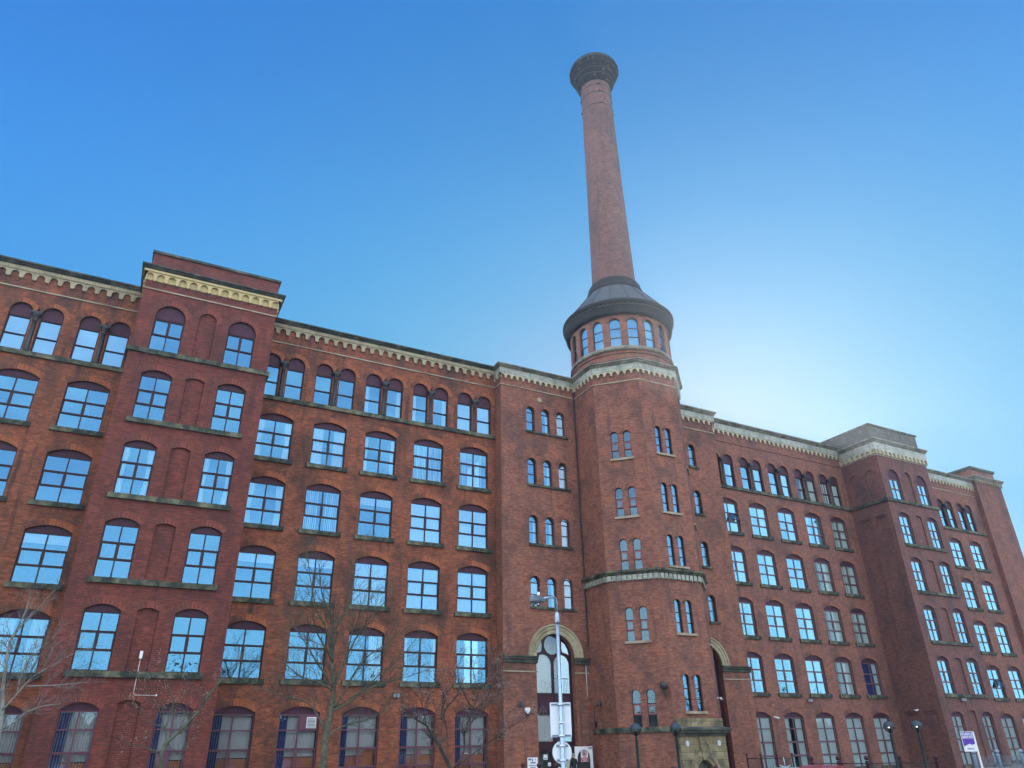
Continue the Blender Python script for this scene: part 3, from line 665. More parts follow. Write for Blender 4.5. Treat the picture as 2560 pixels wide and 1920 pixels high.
for i, z in enumerate(ROWS):
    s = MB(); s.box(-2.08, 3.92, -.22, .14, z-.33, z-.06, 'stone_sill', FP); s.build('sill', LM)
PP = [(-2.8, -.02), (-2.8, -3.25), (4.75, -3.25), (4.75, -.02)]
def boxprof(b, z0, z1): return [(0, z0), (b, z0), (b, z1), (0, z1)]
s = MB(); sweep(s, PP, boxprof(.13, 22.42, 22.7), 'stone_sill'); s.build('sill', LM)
DP = [(21.8, 0), (21.8, -.9), (28.25, -.9)]; AP_, BP_ = [(-16, 0), (-2.8, 0)], [(4.75, 0), (21.8, 0)]
def run(name, root, fn): s = MB(); fn(s); return s.build(name, root)
for q, z in ((AP_, 26.66), (BP_, 26.66), (PP, 26.62), (DP, 26.66)): run('string_course', LM, lambda s: sweep(s, q, boxprof(.05, z, z+.085), 'stone_string'))
for q in (AP_, BP_): run('frieze', LM, lambda s: (frieze(s, q, 27.30, 27.80, .668, .12, 'stone_buff'), sweep(s, q, [(0, 27.80), (.16, 27.80), (.16, 28.08), (0, 28.08)], 'stone_buff')))
run('frieze', LM, lambda s: (frieze(s, PP, 27.14, 27.72, .61, .16, 'stone_pier', rf=.34, mback='stone_pier'), sweep(s, PP, [(0, 27.72), (.22, 27.72), (.22, 27.86), (0, 27.86)], 'stone_pier')))
run('frieze', LM, lambda s: frieze(s, DP, 27.22, 27.60, .52, .13, 'stone_pale', rf=.34))
s = MB(); sweep(s, DP, [(0, 27.60), (.145, 27.60), (.145, 28.05), (0, 28.05)], 'glazed_brick'); s.build('glazed_band', LM)
CORN = [(0, 0), (.16, 0), (.20, .06), (.28, .10), (.28, .16), (.38, .20), (.38, .30), (.32, .33), (0, .37)]
for q, z, mm in ((AP_, 28.06, 'stone_dark'), ([(4.75, 0), (21.5, 0)], 28.06, 'stone_dark'), (DP, 28.05, 'stone_grey'), (PP, 27.86, 'stone_dark')): run('cornice', LM, lambda s: sweep(s, q, [(b, z+k) for b, k in CORN], mm))
s = MB(); PB = [(-2.72, 1.5), (-2.72, -3.17), (4.67, -3.17), (4.67, 1.5)]
sweep(s, PB, [(0, 28.2), (0, 29.22)], 'brick_pier'); sweep(s, PB, [(0, 29.22), (.10, 29.22), (.10, 29.38), (-.3, 29.38)], 'stone_dark')
s.face([(-2.7, -3.1, 29.3), (4.6, -3.1, 29.3), (4.6, 1.5, 29.3), (-2.7, 1.5, 29.3)], 'lead_roof'); s.build('parapet', LM)
def portal(root, F, ac, lo, hi, mirror=1):
    """moulded stone arch, impost blocks and the maroon timber screen inside it"""
    s = MB(); prof = [(AR, -.1), (AR, .10), (1.55, .13), (1.66, .11), (1.75, .18), (1.9, .16), (1.96, .24), (2.06, .24), (2.06, 0)]; n = 28
    for i in range(n):
        q1, q2 = pi*i/n, pi*(i+1)/n
        for j in range(len(prof)-1):
            (ra, ba), (rb, bb) = prof[j], prof[j+1]
            s.face([F.P(ac+r_*cos(q), b, ASP+r_*sin(q)) for r_, b, q in ((ra, ba, q1), (rb, bb, q1), (rb, bb, q2), (ra, ba, q2))], 'stone_buff', [(ra, q1*2), (rb, q1*2), (rb, q2*2), (ra, q2*2)])
    s.build('arch_moulding', root)
    s = MB()
    for a0, a1 in ((lo, ac-AR+.06), (ac+AR-.04, hi)):
        sweep(s, [F.at(a0, 0), F.at(a1, 0)], [(0, 6.92), (.10, 6.95), (.12, 7.1), (.2, 7.16), (.2, 7.24), (.26, 7.28), (.26, 7.355), (0, 7.355)], 'stone_dark'); sweep(s, [F.at(a0, 0), F.at(a1, 0)], boxprof(.045, 6.38, 6.46), 'stone_string')
    s.build('impost', root)
    o = arc_out(ac, 2*AR, .02, ASP, AR, 24); x = lambda a: ac+mirror*a
    def fl(p): return p if mirror == 1 else p[::-1]
    lights = [arc_out(ac-.69, 1.2, 5.2, 6.95, .6), arc_out(ac+.69, 1.2, 5.2, 6.95, .6)]
    circ = [(ac+.6*cos(2*pi*k/22), 8.15+.6*sin(2*pi*k/22)) for k in range(22)]
    spl = [(ac-1.34, 7.55), (ac-1.05, 7.66), (ac-.8, 7.72), (ac-.74, 7.86), (ac-.72, 8.1), (ac-.76, 8.45), (ac-1.05, 8.25), (ac-1.25, 7.92)]
    spr = [(2*ac-a, z) for a, z in spl][::-1]
    low = [rect(ac-1.25, ac-.10, 2.38, 3.92), rect(ac+.10, ac+1.25, 2.38, 3.92)]; door = [arc_out(ac-.78, .86, .12, 1.52, .43), rect(ac+.02, ac+1.2, .12, 2.05)]
    s = MB(); s.plate(o, lights+[circ, spl, spr]+low+door, -.42, -.52, 'maroon_frame', F)
    for a0, a1 in ((ac-1.2, ac-.08), (ac+.08, ac+1.2)):
        s.plate(rect(a0, a1, 4.12, 5.0), [rect(a0+.09, a1-.09, 4.2, 4.92)], -.40, -.42, 'maroon_panel', F); s.plate(rect(a0+.09, a1-.09, 4.2, 4.92), [], -.415, None, 'maroon_panel', F)
    sc_ = s.build('entrance_screen', root); g_ = MB()
    for p in lights+[circ, spl, spr]+low+door[:1]: g_.plate(p, [], -.46, None, 'glass_ground', F)
    gp = g_.build('pane', root); gp.parent = sc_; gp.name = 'pane'
    g_ = MB(); g_.box(ac-1.25, ac-.08, -.60, -.57, 5.2, 7.6, 'curtain_white', F); g_.box(ac-1.45, ac+1.45, -1.8, -1.75, 4.95, 9, 'white_plaster', F); g_.box(ac-1.25, ac-.05, -.64, -.6, 2.4, 4.0, 'blind_white', F); g_.box(ac-1.45, ac+1.45, -1.85, -1.8, 0, 4.2, 'room_wall', F)
    g_.box(ac-1.4, ac+1.4, -1.3, -.55, 4.2, 4.9, 'white_plaster', F)
    cp = g_.build('lining', root); cp.parent = sc_
    for k in range(9): pass
    r_ = MB(); r_.tube([F.P(ac+.1, -.62, 6.1), F.P(ac+1.28, -.62, 6.1)], .025, 'iron_black', 6)
    for k in range(10): r_.tube([F.P(ac+.15+.12*k, -.62, 5.15), F.P(ac+.15+.12*k, -.62, 6.1)], .010, 'iron_black', 5)
    rr = r_.build('handrail', root); rr.parent = sc_
    return sc_
portal(LM, FD, AC, 21.76, 28.2)
s = MB(); s.tube([(28.2, -.98, 27.2), (28.2, -.98, 8.2), (28.02, -.96, 8.15)], .045, 'iron_black', 6); s.build('drainpipe', LM)
s = MB(); s.tube([(27.96, -.93, 7.0), (27.96, -.93, 5.0)], .02, 'white_paint', 5); s.build('conduit', LM)
s = MB(); s.lathe(0, 0, [(.001, 0), (.2, 0), (.2, .03), (.15, .04), (.001, .05)], 'stone_string', 18)
s.v = [(x+25.12, -.9-z, y+25.97) for x, y, z in s.v]; s.build('roundel', LM)
for z in (24.0, 20.0, 15.8, 11.4, 7.9): run('tie_plate', LM, lambda s: s.box(.45, .6, -.01, .012, z, z+.16, 'iron_black', Fr(21.8, 0, -pi/2)))

# ------------------------------------------------------------------ right mill (same pattern, turned a little)
RM = thing('mill_building', 'long red brick mill wing right of the chimney tower, running far back under the sun', 'mill', (52, 5, 0))
TH = .02; OX, OY = 44-44*cos(TH), 1.3-44*sin(TH)
FC = Fr(OX, OY, TH); FE = Fr(0, .1, 0); nC = FC.n
FQ = Fr(OX+4.05*nC[0], OY+4.05*nC[1], TH)
CCOLS = [45.2, 48.75, 52.3, 55.85, 59.3]; FCOLS = [70.75, 74.25, 77.78, 81.35]; QW = [63.57, 67.78]; QN = 65.72; DZ = -.07
w = MB(); ZR = 28.6
columns_wall(w, FC, 43.4, 61.72, CCOLS, 2.15, 'brick_right', 'brick_arch_right', ZR, DZ); columns_wall(w, FC, 69.4, 84.3, FCOLS, 2.15, 'brick_right', 'brick_arch_right', ZR, DZ)
for a0, a1, b in ((43.4, 89.3, 0),):
    w.face([FC.P(a0, 0, ZR), FC.P(a1, 0, ZR), FC.P(a1, -19, ZR), FC.P(a0, -19, ZR)], 'lead_roof'); w.face([FC.P(a1, -19, 0), FC.P(a0, -19, 0), FC.P(a0, -19, ZR), FC.P(a1, -19, ZR)], 'brick_right')
w.build('wall', RM)
w = MB(); pier_front(w, FQ, 61.72, 69.4, QW, QN, 'brick_right_pier', 'brick_right_pier', 28.7, DZ)
FL = Fr(*FC.at(61.72, 0), TH-pi/2)
flank = [(0, 5.0, [(rect(.55, 1.75, .4, 4.3), .10, True), (rect(2.3, 3.5, .4, 4.3), .10, True)]), (5.0, 9.0, []),
         (9.0, 21.9, [(rect(.55, 1.75, 9.6, 21.2), .12, True), (rect(2.3, 3.5, 9.6, 21.2), .12, True)]), (21.9, 28.7, [(arc_out(1.15, 1.2, 22.7, 25.1, .6), .10, True), (arc_out(2.9, 1.2, 22.7, 25.1, .6), .10, True)])]
w.wall(FL, 0, 4.05, flank, 'brick_right_pier')
for zt in (4.3, 21.2):
    for a0 in (.55, 2.3):
        for k in range(3): w.box(a0, a0+1.2, -.11, -.085+.03*k, zt-.3+.1*k, zt-.23+.1*k, 'brick_right_pier', FL)
plain(w, Fr(*FC.at(69.4, 4.05), TH+pi/2), 0, 4.05, 0, 28.7, 'brick_right_pier'); w.face([FC.P(61.72, 4.05, 28.7), FC.P(69.4, 4.05, 28.7), FC.P(69.4, -6, 28.7), FC.P(61.72, -6, 28.7)], 'lead_roof')
w.build('bay_wall', RM)
w = MB(); EC = [2*32.5-c for c in SC][::-1]; EA = 2*32.5-AC
stair_wall(w, FE, 36.6, 43.5, EC, EA, 'brick_tower', 'brick_arch_right', 28.4, .05)
plain(w, Fr(43.5, .1, pi/2), 0, 1.2, 0, 28.4, 'brick_tower'); w.face([(36.6, .1, 28.4), (43.5, .1, 28.4), (43.5, 8, 28.4), (36.6, 8, 28.4)], 'lead_roof'); w.build('stair_wall', RM)
w = MB(); FT = Fr(OX+.5*nC[0], OY+.5*nC[1], TH)
plain(w, FT, 84.3, 89.3, 0, 28.9, 'brick_right'); plain(w, Fr(*FT.at(84.3, -.5), TH-pi/2), 0, .5, 0, 28.9, 'brick_right'); plain(w, Fr(*FT.at(89.3, 0), TH+pi/2), 0, 20, 0, 28.9, 'brick_right')
w.face([FT.P(84.3, 0, 28.9), FT.P(89.3, 0, 28.9), FT.P(89.3, -19, 28.9), FT.P(84.3, -19, 28.9)], 'lead_roof'); w.build('corner_pier', RM)
interior(RM, [(FC, 43.6, 61.6, 5), (FC, 69.5, 84.2, 5), (FQ, 61.9, 69.3, 6), (FE, 36.8, 43.3, 4)], None, DZ)
TC = {6: ['thin', 'right', 'right', 'partdrape', 'drape'], 5: [('right', 'open'), 'right', 'right', 'wide', 'drape'], 4: ['right', 'right', 'thin', 'partdrape', 'drape'], 3: ['thin', 'right', 'right', 'partdrape', 'drape'], 2: ['thin', 'thin', 'sheer', 'partdrape', 'navy']}
TF = {6: ['right']*4, 5: ['sheer']*4, 4: [None, 'right', 'right', 'sheer'], 3: ['right', None, 'right', 'sheer'], 2: ['right', 'thin', ('right', 'open'), 'sheer']}
def tl(x): return list(x) if isinstance(x, tuple) else [x]
for cs, T in ((CCOLS, TC), (FCOLS, TF)):
    for j, c in enumerate(cs):
        window('pair_right', FC, c, 22.7+DZ, RM, tl(T[6][j]), sill=False)
        for i, z in enumerate(ROWS): window('main_right', FC, c, z+DZ, RM, tl(T[5-i][j]))
        window('ground_right', FC, c, .28+DZ, RM, ['full' if j != 1 else 'wide'])
QT = [('sheer', 'right'), ('right', 'right'), ('right', 'thin'), ('right', 'thin')]
for j, c in enumerate(QW):
    window('pier_top_right', FQ, c, 22.7+DZ, RM, ['right'], sill=False)
    for i, z in enumerate(ROWS): window('pier_right', FQ, c, z-.06+DZ, RM, [QT[i][j]], sill=False)
    window('ground_pier_right', FQ, c, .28+DZ, RM, ['full' if c < 65 else 'sheer'])
for i, z in enumerate(SR):
    for j, c in enumerate(EC): window('stair', FE, c, z+.05, RM, ['thin'], sill=False)
    for c in EC: run('sill', RM, lambda s: s.box(c-.55, c+.55, -.1, .12, z-.12, z+.048, 'stone_sill', FE))
for a0, a1 in ((43.55, 61.7), (69.45, 84.25)):
    s = MB(); s.box(a0, a1, -.05, .14, 22.35, 22.63, 'stone_sill', FC); s.build('sill', RM)
for i, z in enumerate(ROWS):
    s = MB(); s.box(62.65, 68.72, -.22, .14, z-.33+DZ, z-.06+DZ, 'stone_sill', FQ); s.build('sill', RM)
QP = [FC.at(61.72, 0), FC.at(61.72, 4.05), FC.at(69.4, 4.05), FC.at(69.4, 0)]; C1 = [FC.at(43.5, 0), FC.at(61.72, 0)]; C2 = [FC.at(69.4, 0), FC.at(84.3, 0)]
EP = [(36.6, .1), (43.5, .1), (43.5, 1.3)]; TP_ = [FT.at(84.3, -.5), FT.at(84.3, 0), FT.at(89.3, 0), FT.at(89.3, -3)]
s = MB(); sweep(s, QP, boxprof(.13, 22.35, 22.63), 'stone_sill'); s.build('sill', RM)
for q, z, mm in ((C1, 26.88, 'brick_tower'), (C2, 26.9, 'stone_string'), (QP, 26.94, 'stone_string'), (EP, 26.8, 'stone_string')): run('string_course', RM, lambda s: sweep(s, q, boxprof(.05, z, z+.09), mm))
for q, z in ((C1, 27.66), (C2, 27.66), (EP, 27.6)): run('frieze', RM, lambda s: frieze(s, q, z-.06, z+.36, .58, .13, 'stone_pale', rf=.35))
run('frieze', RM, lambda s: frieze(s, QP, 27.05, 27.55, .61, .16, 'stone_pale', rf=.35, mback='stone_pale')); run('frieze', RM, lambda s: frieze(s, TP_, 28.55, 28.95, .5, .14, 'stone_string'))
for q, z, e in ((C1, 28.02, .55), (C2, 28.02, .55), (EP, 27.96, .5), (QP, 27.5, .72)): run('glazed_band', RM, lambda s: sweep(s, q, [(0, z), (.17, z), (.17, z+e), (0, z+e)], 'glazed_brick'))
for q, z in ((C1, 28.57), (C2, 28.57), (EP, 28.46), (QP, 28.22), (TP_, 28.95)): run('cornice', RM, lambda s: sweep(s, q, [(b, z+k*1.4) for b, k in CORN], 'stone_grey'))
s = MB(); QB = [FC.at(61.9, -5), FC.at(61.9, 3.87), FC.at(69.22, 3.87), FC.at(69.22, -5)]
sweep(s, QB, [(0, 28.7), (0, 30.2)], 'stone_soot'); sweep(s, QB, [(0, 30.2), (.12, 30.2), (.12, 30.36), (-.3, 30.36)], 'stone_sill'); s.face([FC.P(62, 3.8, 30.3), FC.P(69.1, 3.8, 30.3), FC.P(69.1, -5, 30.3), FC.P(62, -5, 30.3)], 'lead_roof')
s.build('parapet', RM); s = MB()
TB_ = [FT.at(84.5, -4.6), FT.at(84.5, -.2), FT.at(88.9, -.2), FT.at(88.9, -4.6)]
sweep(s, TB_, [(0, 29.4), (0, 30.3)], 'brick_right'); sweep(s, TB_, [(0, 30.3), (.1, 30.3), (.18, 30.42), (.18, 30.62), (-.3, 30.62)], 'stone_dark'); s.face([FT.P(84.6, -.3, 30.55), FT.P(88.8, -.3, 30.55), FT.P(88.8, -4.5, 30.55), FT.P(84.6, -4.5, 30.55)], 'lead_roof')
s.build('turret', RM)
portal(RM, FE, EA, 36.8, 43.56, -1)
for z in (23.0, 18.6, 14.4): pass
for z0 in (27.0, 22.6, 18.3, 13.9): run('drainpipe', RM, lambda s: s.tube([(37.05, -.35, z0), (37.05, -.35, z0-2.0)], .04, 'iron_black', 6))
for a in (65.2, 66.0): run('tie_plate', RM, lambda s: (s.box(a, a+.07, 0, .03, 4.62, 5.36, 'iron_black', FQ), s.box(a+.071, a+.3, 0, .03, 5.1, 5.17, 'iron_black', FQ)))

# ------------------------------------------------------------------ chimney tower
CX, CY, AP = 32.5, -1.9, 4.2; SD = AP*math.tan(pi/8)*2
CT = thing('chimney_tower', 'octagonal brick stair tower carrying a glazed drum and a very tall round chimney', 'tower', (CX, CY, 0))
def face_fr(k):
    q = radians(180+45*k); return Fr(CX+AP*cos(q), CY+AP*sin(q), q+pi/2)
T1 = [(20.55, 1.86), (16.27, 1.86), (12.6, 1.72), (8.08, 1.94), (3.09, 1.94)]; T2 = [(20.93, 1.80), (16.57, 1.90), (12.85, 1.80), (8.53, 1.94), (3.93, 1.92)]
w = MB(); ZC_ = [0, 6.6, 11.5, 15.6, 19.6, 28.1]; ZC2 = [0, 7.4, 11.6, 15.9, 19.9, 28.1]
for k in range(8):
    F = face_fr(k)
    if k in (1, 2, 3):
        rows = []
        for i, (z, hh) in enumerate((T2 if k == 2 else T1)[::-1]):
            hs = []
            for a in (-.46, .46): hs.append((arc_out(a, .53, z, z+1.86, .265), .14, False)); arch_ring(w, F, a, .55, z+1.86, .265, .24, 'brick_arch_right', n=14)
            zc = ZC2 if k == 2 else ZC_; rows.append((zc[i], zc[i+1], hs))
        w.wall(F, -SD/2, SD/2, rows, 'brick_tower')
    else: plain(w, F, -SD/2, SD/2, 0, 28.1, 'brick_tower')
w.build('wall', CT)
s = MB(); s.lathe(CX, CY, [(3.0, 0), (3.0, 28)], 'room_wall', 16); s.build('stair_core', CT)
for k in (1, 2, 3):
    F = face_fr(k)
    for i, (z, hh) in enumerate(T2 if k == 2 else T1):
        for a in (-.46, .46): window('tower' if k != 2 else 'tower_dark', F, a, z, CT, None, sill=False)
        if k == 1 and i in (2, 4): continue
        s = MB(); s.box(-.85, .85, -.08, .12, z-.15, z-.001, 'stone_string', F); s.build('sill', CT)
OCT = [(CX+AP/cos(pi/8)*cos(radians(157.5+45*k)), CY+AP/cos(pi/8)*sin(radians(157.5+45*k))) for k in range(6)]
s = MB(); sweep(s, OCT, boxprof(.05, 26.62, 26.71), 'stone_string'); s.build('string_course', CT)
s = MB(); frieze(s, OCT, 27.20, 27.58, .52, .13, 'stone_pale', rf=.34); s.build('frieze', CT)
s = MB(); sweep(s, OCT, [(0, 27.58), (.145, 27.58), (.145, 28.02), (0, 28.02)], 'glazed_brick'); s.build('glazed_band', CT)
s = MB(); sweep(s, OCT, [(b, 28.02+k*1.1) for b, k in CORN], 'stone_grey')
oo = offset(OCT, .3)+[(CX+3, CY+4), (CX-3, CY+4)]; s.face([(x, y, 28.43) for x, y in oo], 'lead_roof'); s.build('cornice', CT)
s = MB(); sweep(s, OCT[:5], [(0, 12.28), (.16, 12.30), (.22, 12.4), (.30, 12.44), (.30, 12.58), (0, 12.64)], 'stone_sill'); s.build('band_course', CT)
s = MB(); sweep(s, OCT[:5], boxprof(.05, 11.9, 12.28), 'glazed_brick')
for i in range(4):
    o = OCT; ln = hypot(o[i+1][0]-o[i][0], o[i+1][1]-o[i][1]); F = Fr(*o[i], atan2(o[i+1][1]-o[i][1], o[i+1][0]-o[i][0])); n = 10
    for k in range(n): s.box((k+.12)*ln/n, (k+.82)*ln/n, .04, .15, 11.92, 12.27, 'glazed_brick', F)
s.build('dentil_course', CT)
s = MB(); sweep(s, [(28.3, -.95)]+OCT[1:3], boxprof(.09, 2.79, 3.07), 'stone_sill'); s.build('plinth_course', CT)
# stone doorway on the front face
F2 = face_fr(2); s = MB(); s.box(-1.8, 1.75, 0, .35, 3.06, 3.52, 'stone_portal', F2)
pp = [F2.at(-1.8, 0), F2.at(-1.8, .4), F2.at(1.75, .4), F2.at(1.75, 0)]
sweep(s, pp, [(0, 2.55), (.08, 2.56), (.12, 2.66), (.26, 2.72), (.26, 2.82), (.34, 2.86), (.34, 2.96), (0, 3.06)], 'stone_dark')
o = rect(-1.8, 1.75, 0, 2.55); hole = arc_out(-.1, 1.25, .001, .62, .62, 18); s.plate(o, [hole], .4, 0, 'stone_portal', F2)
for i in range(18):
    q1, q2 = pi*i/18, pi*(i+1)/18
    for ra, rb, b in ((.63, .86, .44), (.86, 1.0, .50), (1.0, 1.12, .46)):
        s.face([F2.P(-.1+r_*cos(q), b, .62+r_*sin(q)) for r_, q in ((ra, q1), (rb, q1), (rb, q2), (ra, q2))], 'stone_portal', [(ra, q1), (rb, q1), (rb, q2), (ra, q2)])
        s.face([F2.P(-.1+r_*cos(q), bb, .62+r_*sin(q)) for r_, bb, q in ((rb, b, q1), (rb, .4, q1), (rb, .4, q2), (rb, b, q2))], 'stone_portal')
s.plate([(-.27, 1.25), (.07, 1.25), (.2, 2.5), (-.4, 2.5)], [], .53, .4, 'stone_portal', F2)
s.plate(hole, [], .15, None, 'stone_dark', F2)
for a in (-1.25, 1.2): s.plate([(a+.13*cos(2*pi*k/12), 2.15+.16*sin(2*pi*k/12)) for k in range(12)], [], .415, .4, 'steel_pale', F2)
s.build('doorway', CT)
# glazed drum
DR = 4.12; CYL = Cyl(CX, CY, DR); w = MB(); step = 2*pi*DR/18
DW = [radians(-130.7+20*k) for k in range(-9, 9)]
w.wall(CYL, DW[0]*DR-step/2, DW[-1]*DR+step/2, [(28.3, 32.75, [(arc_out(q*DR, .88, 29.82, 31.94, .44), .18, False) for q in DW])], 'brick_tower', sub=6)
for q in DW: arch_ring(w, CYL, q*DR, .9, 31.94, .44, .24, 'brick_arch_right', n=14)
dm = w.build('drum', CT)
for q in DW:
    K = KIND['drum']; x, y = CX+DR*cos(q), CY+DR*sin(q)
    wo = inst('window', K['frame'], CT, (x, y, 29.82), q+pi/2); sub('pane', K['glass'][int(q*10) % 4], wo)
s = MB(); s.lathe(CX, CY, [(DR-.05, 29.45), (DR+.10, 29.45), (DR+.10, 29.72), (DR+.04, 29.82), (DR-.2, 29.82)], 'stone_grey', 72); s.lathe(CX, CY, [(DR-.02, 29.14), (DR+.04, 29.14), (DR+.04, 29.23), (DR-.02, 29.23)], 'brick_chimney', 72); s.build('sill_ring', CT)
s = MB(); s.lathe(CX, CY, [(2.1, 28.4), (2.1, 33.0)], 'core_wall', 24); s.lathe(CX, CY, [(.5, 32.7), (4.1, 32.7)], 'white_plaster', 24); s.lathe(CX, CY, [(.5, 28.9), (4.0, 28.9)], 'room_wall', 24); s.build('drum_core', CT)
s = MB(); s.lathe(CX, CY, [(DR-.1, 32.72), (DR+.14, 32.60), (DR+.16, 32.66), (4.40, 32.70), (4.42, 32.82), (4.50, 33.2), (4.56, 33.55), (4.66, 33.62), (4.68, 33.86), (4.55, 33.92)], 'iron_band', 72)
for k in range(72):
    q = 2*pi*k/72
    for j in range(6):
        a1, a2 = q+2*pi/72*j/6, q+2*pi/72*(j+1)/6; z1, z2 = 33.5-.16*sin(pi*j/6), 33.5-.16*sin(pi*(j+1)/6)
        s.tube([(CX+4.565*cos(a1), CY+4.565*sin(a1), z1), (CX+4.565*cos(a2), CY+4.565*sin(a2), z2)], .018, 'stone_grey', 3, cap=False)
s.build('eave_band', CT)
s = MB(); s.lathe(CX, CY, [(4.56, 33.9), (2.36, 36.75)], 'lead_roof', 72)
for k in range(18):
    q = 2*pi*(k+.35)/18; s.tube([(CX+4.55*cos(q), CY+4.55*sin(q), 33.93), (CX+2.37*cos(q), CY+2.37*sin(q), 36.76)], .035, 'lead_seam', 4, cap=False)
s.build('roof', CT)
s = MB(); s.lathe(CX, CY, [(2.3, 36.6), (2.45, 36.66), (2.45, 36.95), (2.34, 37.0), (2.3, 37.3), (2.28, 37.5), (2.2, 37.62), (2.12, 37.78), (1.86, 37.95)], 'iron_band', 60); s.build('neck_ring', CT)
s = MB(); pr = [(1.89, 37.8), (1.66, 49.8), (1.575, 56), (1.53, 59.3), (1.51, 62.5)]; fine = []
for (ra, za), (rb, zb) in zip(pr, pr[1:]): fine += [(ra+(rb-ra)*k/5, za+(zb-za)*k/5) for k in range(5)]
s.lathe(CX, CY, fine+[pr[-1]], 'brick_chimney', 60, urad=1.7); s.build('shaft', CT)
for z, r_ in ((61.6, 1.515), (60.57, 1.523), (58.94, 1.537)):
    s = MB(); s.lathe(CX, CY, [(r_-.01, z-.035), (r_+.035, z-.035), (r_+.035, z+.035), (r_-.01, z+.035)], 'iron_black', 48)
    for k in range(4):
        q = radians(-125+90*k+12); s.box(CX+(r_+.06)*cos(q)-.07, CX+(r_+.06)*cos(q)+.07, CY+(r_+.06)*sin(q)-.07, CY+(r_+.06)*sin(q)+.07, z-.07, z+.07, 'iron_black')
    s.build('tie_band', CT)
s = MB()
for k in range(16):
    q = 2*pi*k/16; s.tube([(CX+1.535*cos(q), CY+1.535*sin(q), 60.6), (CX+1.525*cos(q), CY+1.525*sin(q), 62.5)], .014, 'iron_black', 4)
s.build('tie_rods', CT)
s = MB(); s.lathe(CX, CY, [(1.49, 62.2), (1.60, 62.26), (1.60, 62.5), (1.72, 62.55), (1.76, 62.75), (1.86, 62.82), (1.86, 63.0), (1.93, 63.05), (1.98, 63.35), (2.06, 63.4), (2.06, 63.62), (2.12, 63.66), (2.16, 63.98), (2.24, 64.02), (2.30, 64.06), (2.38, 64.3), (2.38, 64.42), (2.50, 64.48), (2.52, 64.8), (2.46, 64.9), (2.46, 65.02), (2.34, 65.2), (1.2, 65.3), (1.1, 60)], 'stone_cap', 60)
for k in range(14):
    q = 2*pi*k/14; s.box(CX+2.54*cos(q)-.05, CX+2.54*cos(q)+.05, CY+2.54*sin(q)-.05, CY+2.54*sin(q)+.05, 64.55, 64.72, 'iron_black')
for z, r_ in ((64.64, 2.525), (63.5, 2.075), (62.9, 1.875)): s.lathe(CX, CY, [(r_-.01, z-.03), (r_+.02, z-.03), (r_+.02, z+.03), (r_-.01, z+.03)], 'iron_black', 60)
s.build('cap', CT)

# ------------------------------------------------------------------ things fixed to the walls
o = thing('wifi_antenna', 'white box aerial on a bent conduit, on the blind arch of the left bay', 'antenna', (1.0, -3.28, 4.6))
b = MB(); b.box(.93, 1.06, -3.42, -3.32, 6.22, 6.56, 'white_paint'); b.build('aerial', o)
b = MB(); b.tube([(1.0, -3.33, 6.25), (1.0, -3.29, 4.72), (1.03, -3.29, 4.63), (1.12, -3.29, 4.60), (1.95, -3.29, 4.60)], .012, 'white_paint', 6); b.sphere((2.0, -3.3, 4.6), .05, 'white_paint', 8, 6); b.build('conduit', o)
def bell(x, y, z, th, label):
    F = Fr(x, y, th); o = thing('wall_lamp', label, 'wall lamp', (x, y, z), 'bell shaped wall lamps by the entrance')
    b = MB(); n0 = len(b.v); b.lathe(0, 0, [(.001, .34), (.06, .33), (.09, .2), (.15, .02), (.15, 0), (.001, .03)], 'lamp_dome', 14); b.v = [F.P(px, .17-py, z-.17+pz) for px, py, pz in b.v]; b.build('lamp_shade', o)
    b = MB(); b.tube([F.P(0, 0, z-.05), F.P(0, .17, z+.1)], .018, 'black_paint', 5); b.build('bracket', o); return o
bell(22.98, -.9, 4.51, 0, 'dark blue bell shaped wall lamp left of the entrance arch')
bell(28.3, -2.0, 4.57, -pi/2, 'dark blue bell shaped wall lamp on the tower, right of the entrance arch')
b = MB(); b.tube([(28.27, -2.05, 4.45), (28.27, -1.35, 4.40), (28.27, -1.15, 4.3), (28.27, -1.1, 3.1)], .014, 'black_paint', 5); b.box(28.2, 28.29, -1.35, -1.22, 3.2, 3.5, 'black_paint'); tag(b.build('cable'), 'black cable looping down the wall from the right bell lamp', 'cable')
def cctv(F, a, z, label, dirn=-1):
    x, y = F.at(a, 0); o = thing('security_camera', label, 'camera', (x, y, z), 'security cameras on the mill walls')
    b = MB(); b.tube([F.P(a, .02, z+.06), F.P(a, .2, z+.06), F.P(a+.03*dirn, .24, z)], .022, 'white_paint', 6); b.box(a-.06, a+.06, 0, .025, z, z+.12, 'white_paint', F); b.build('bracket', o)
    b = MB(); b.tube([F.P(a-.16*dirn, .24, z+.04), F.P(a+.17*dirn, .27, z-.03)], .065, 'white_paint', 10); b.build('housing', o)
    b = MB(); b.tube([F.P(a+.165*dirn, .27, z-.03), F.P(a+.20*dirn, .274, z-.037)], .05, 'black_paint', 10); b.build('lens', o)
cctv(FC, 46.62, 3.82, 'small white camera right of the first ground floor window of the right wing', 1)
cctv(face_fr(3), -.1, 4.72, 'small white camera on the right edge of the tower, high beside the side arch', 1)
cctv(FL, 1.9, 4.35, 'small white camera on the dark flank of the right bay, above the lit globe lamp', 1)
o = thing('alarm_box', 'white rounded alarm box with a black base, left of the entrance arch', 'alarm', (23.42, -.95, 4.0))
b = MB(); b.plate([(23.26, 4.3), (23.58, 4.3), (23.6, 4.14), (23.5, 4.0), (23.42, 3.94), (23.34, 4.0), (23.24, 4.14)][::-1], [], .14, 0, 'white_paint', FD); b.build('cover', o)
b = MB(); b.box(23.37, 23.47, 0, .15, 3.84, 3.95, 'black_paint', FD); b.build('base', o)
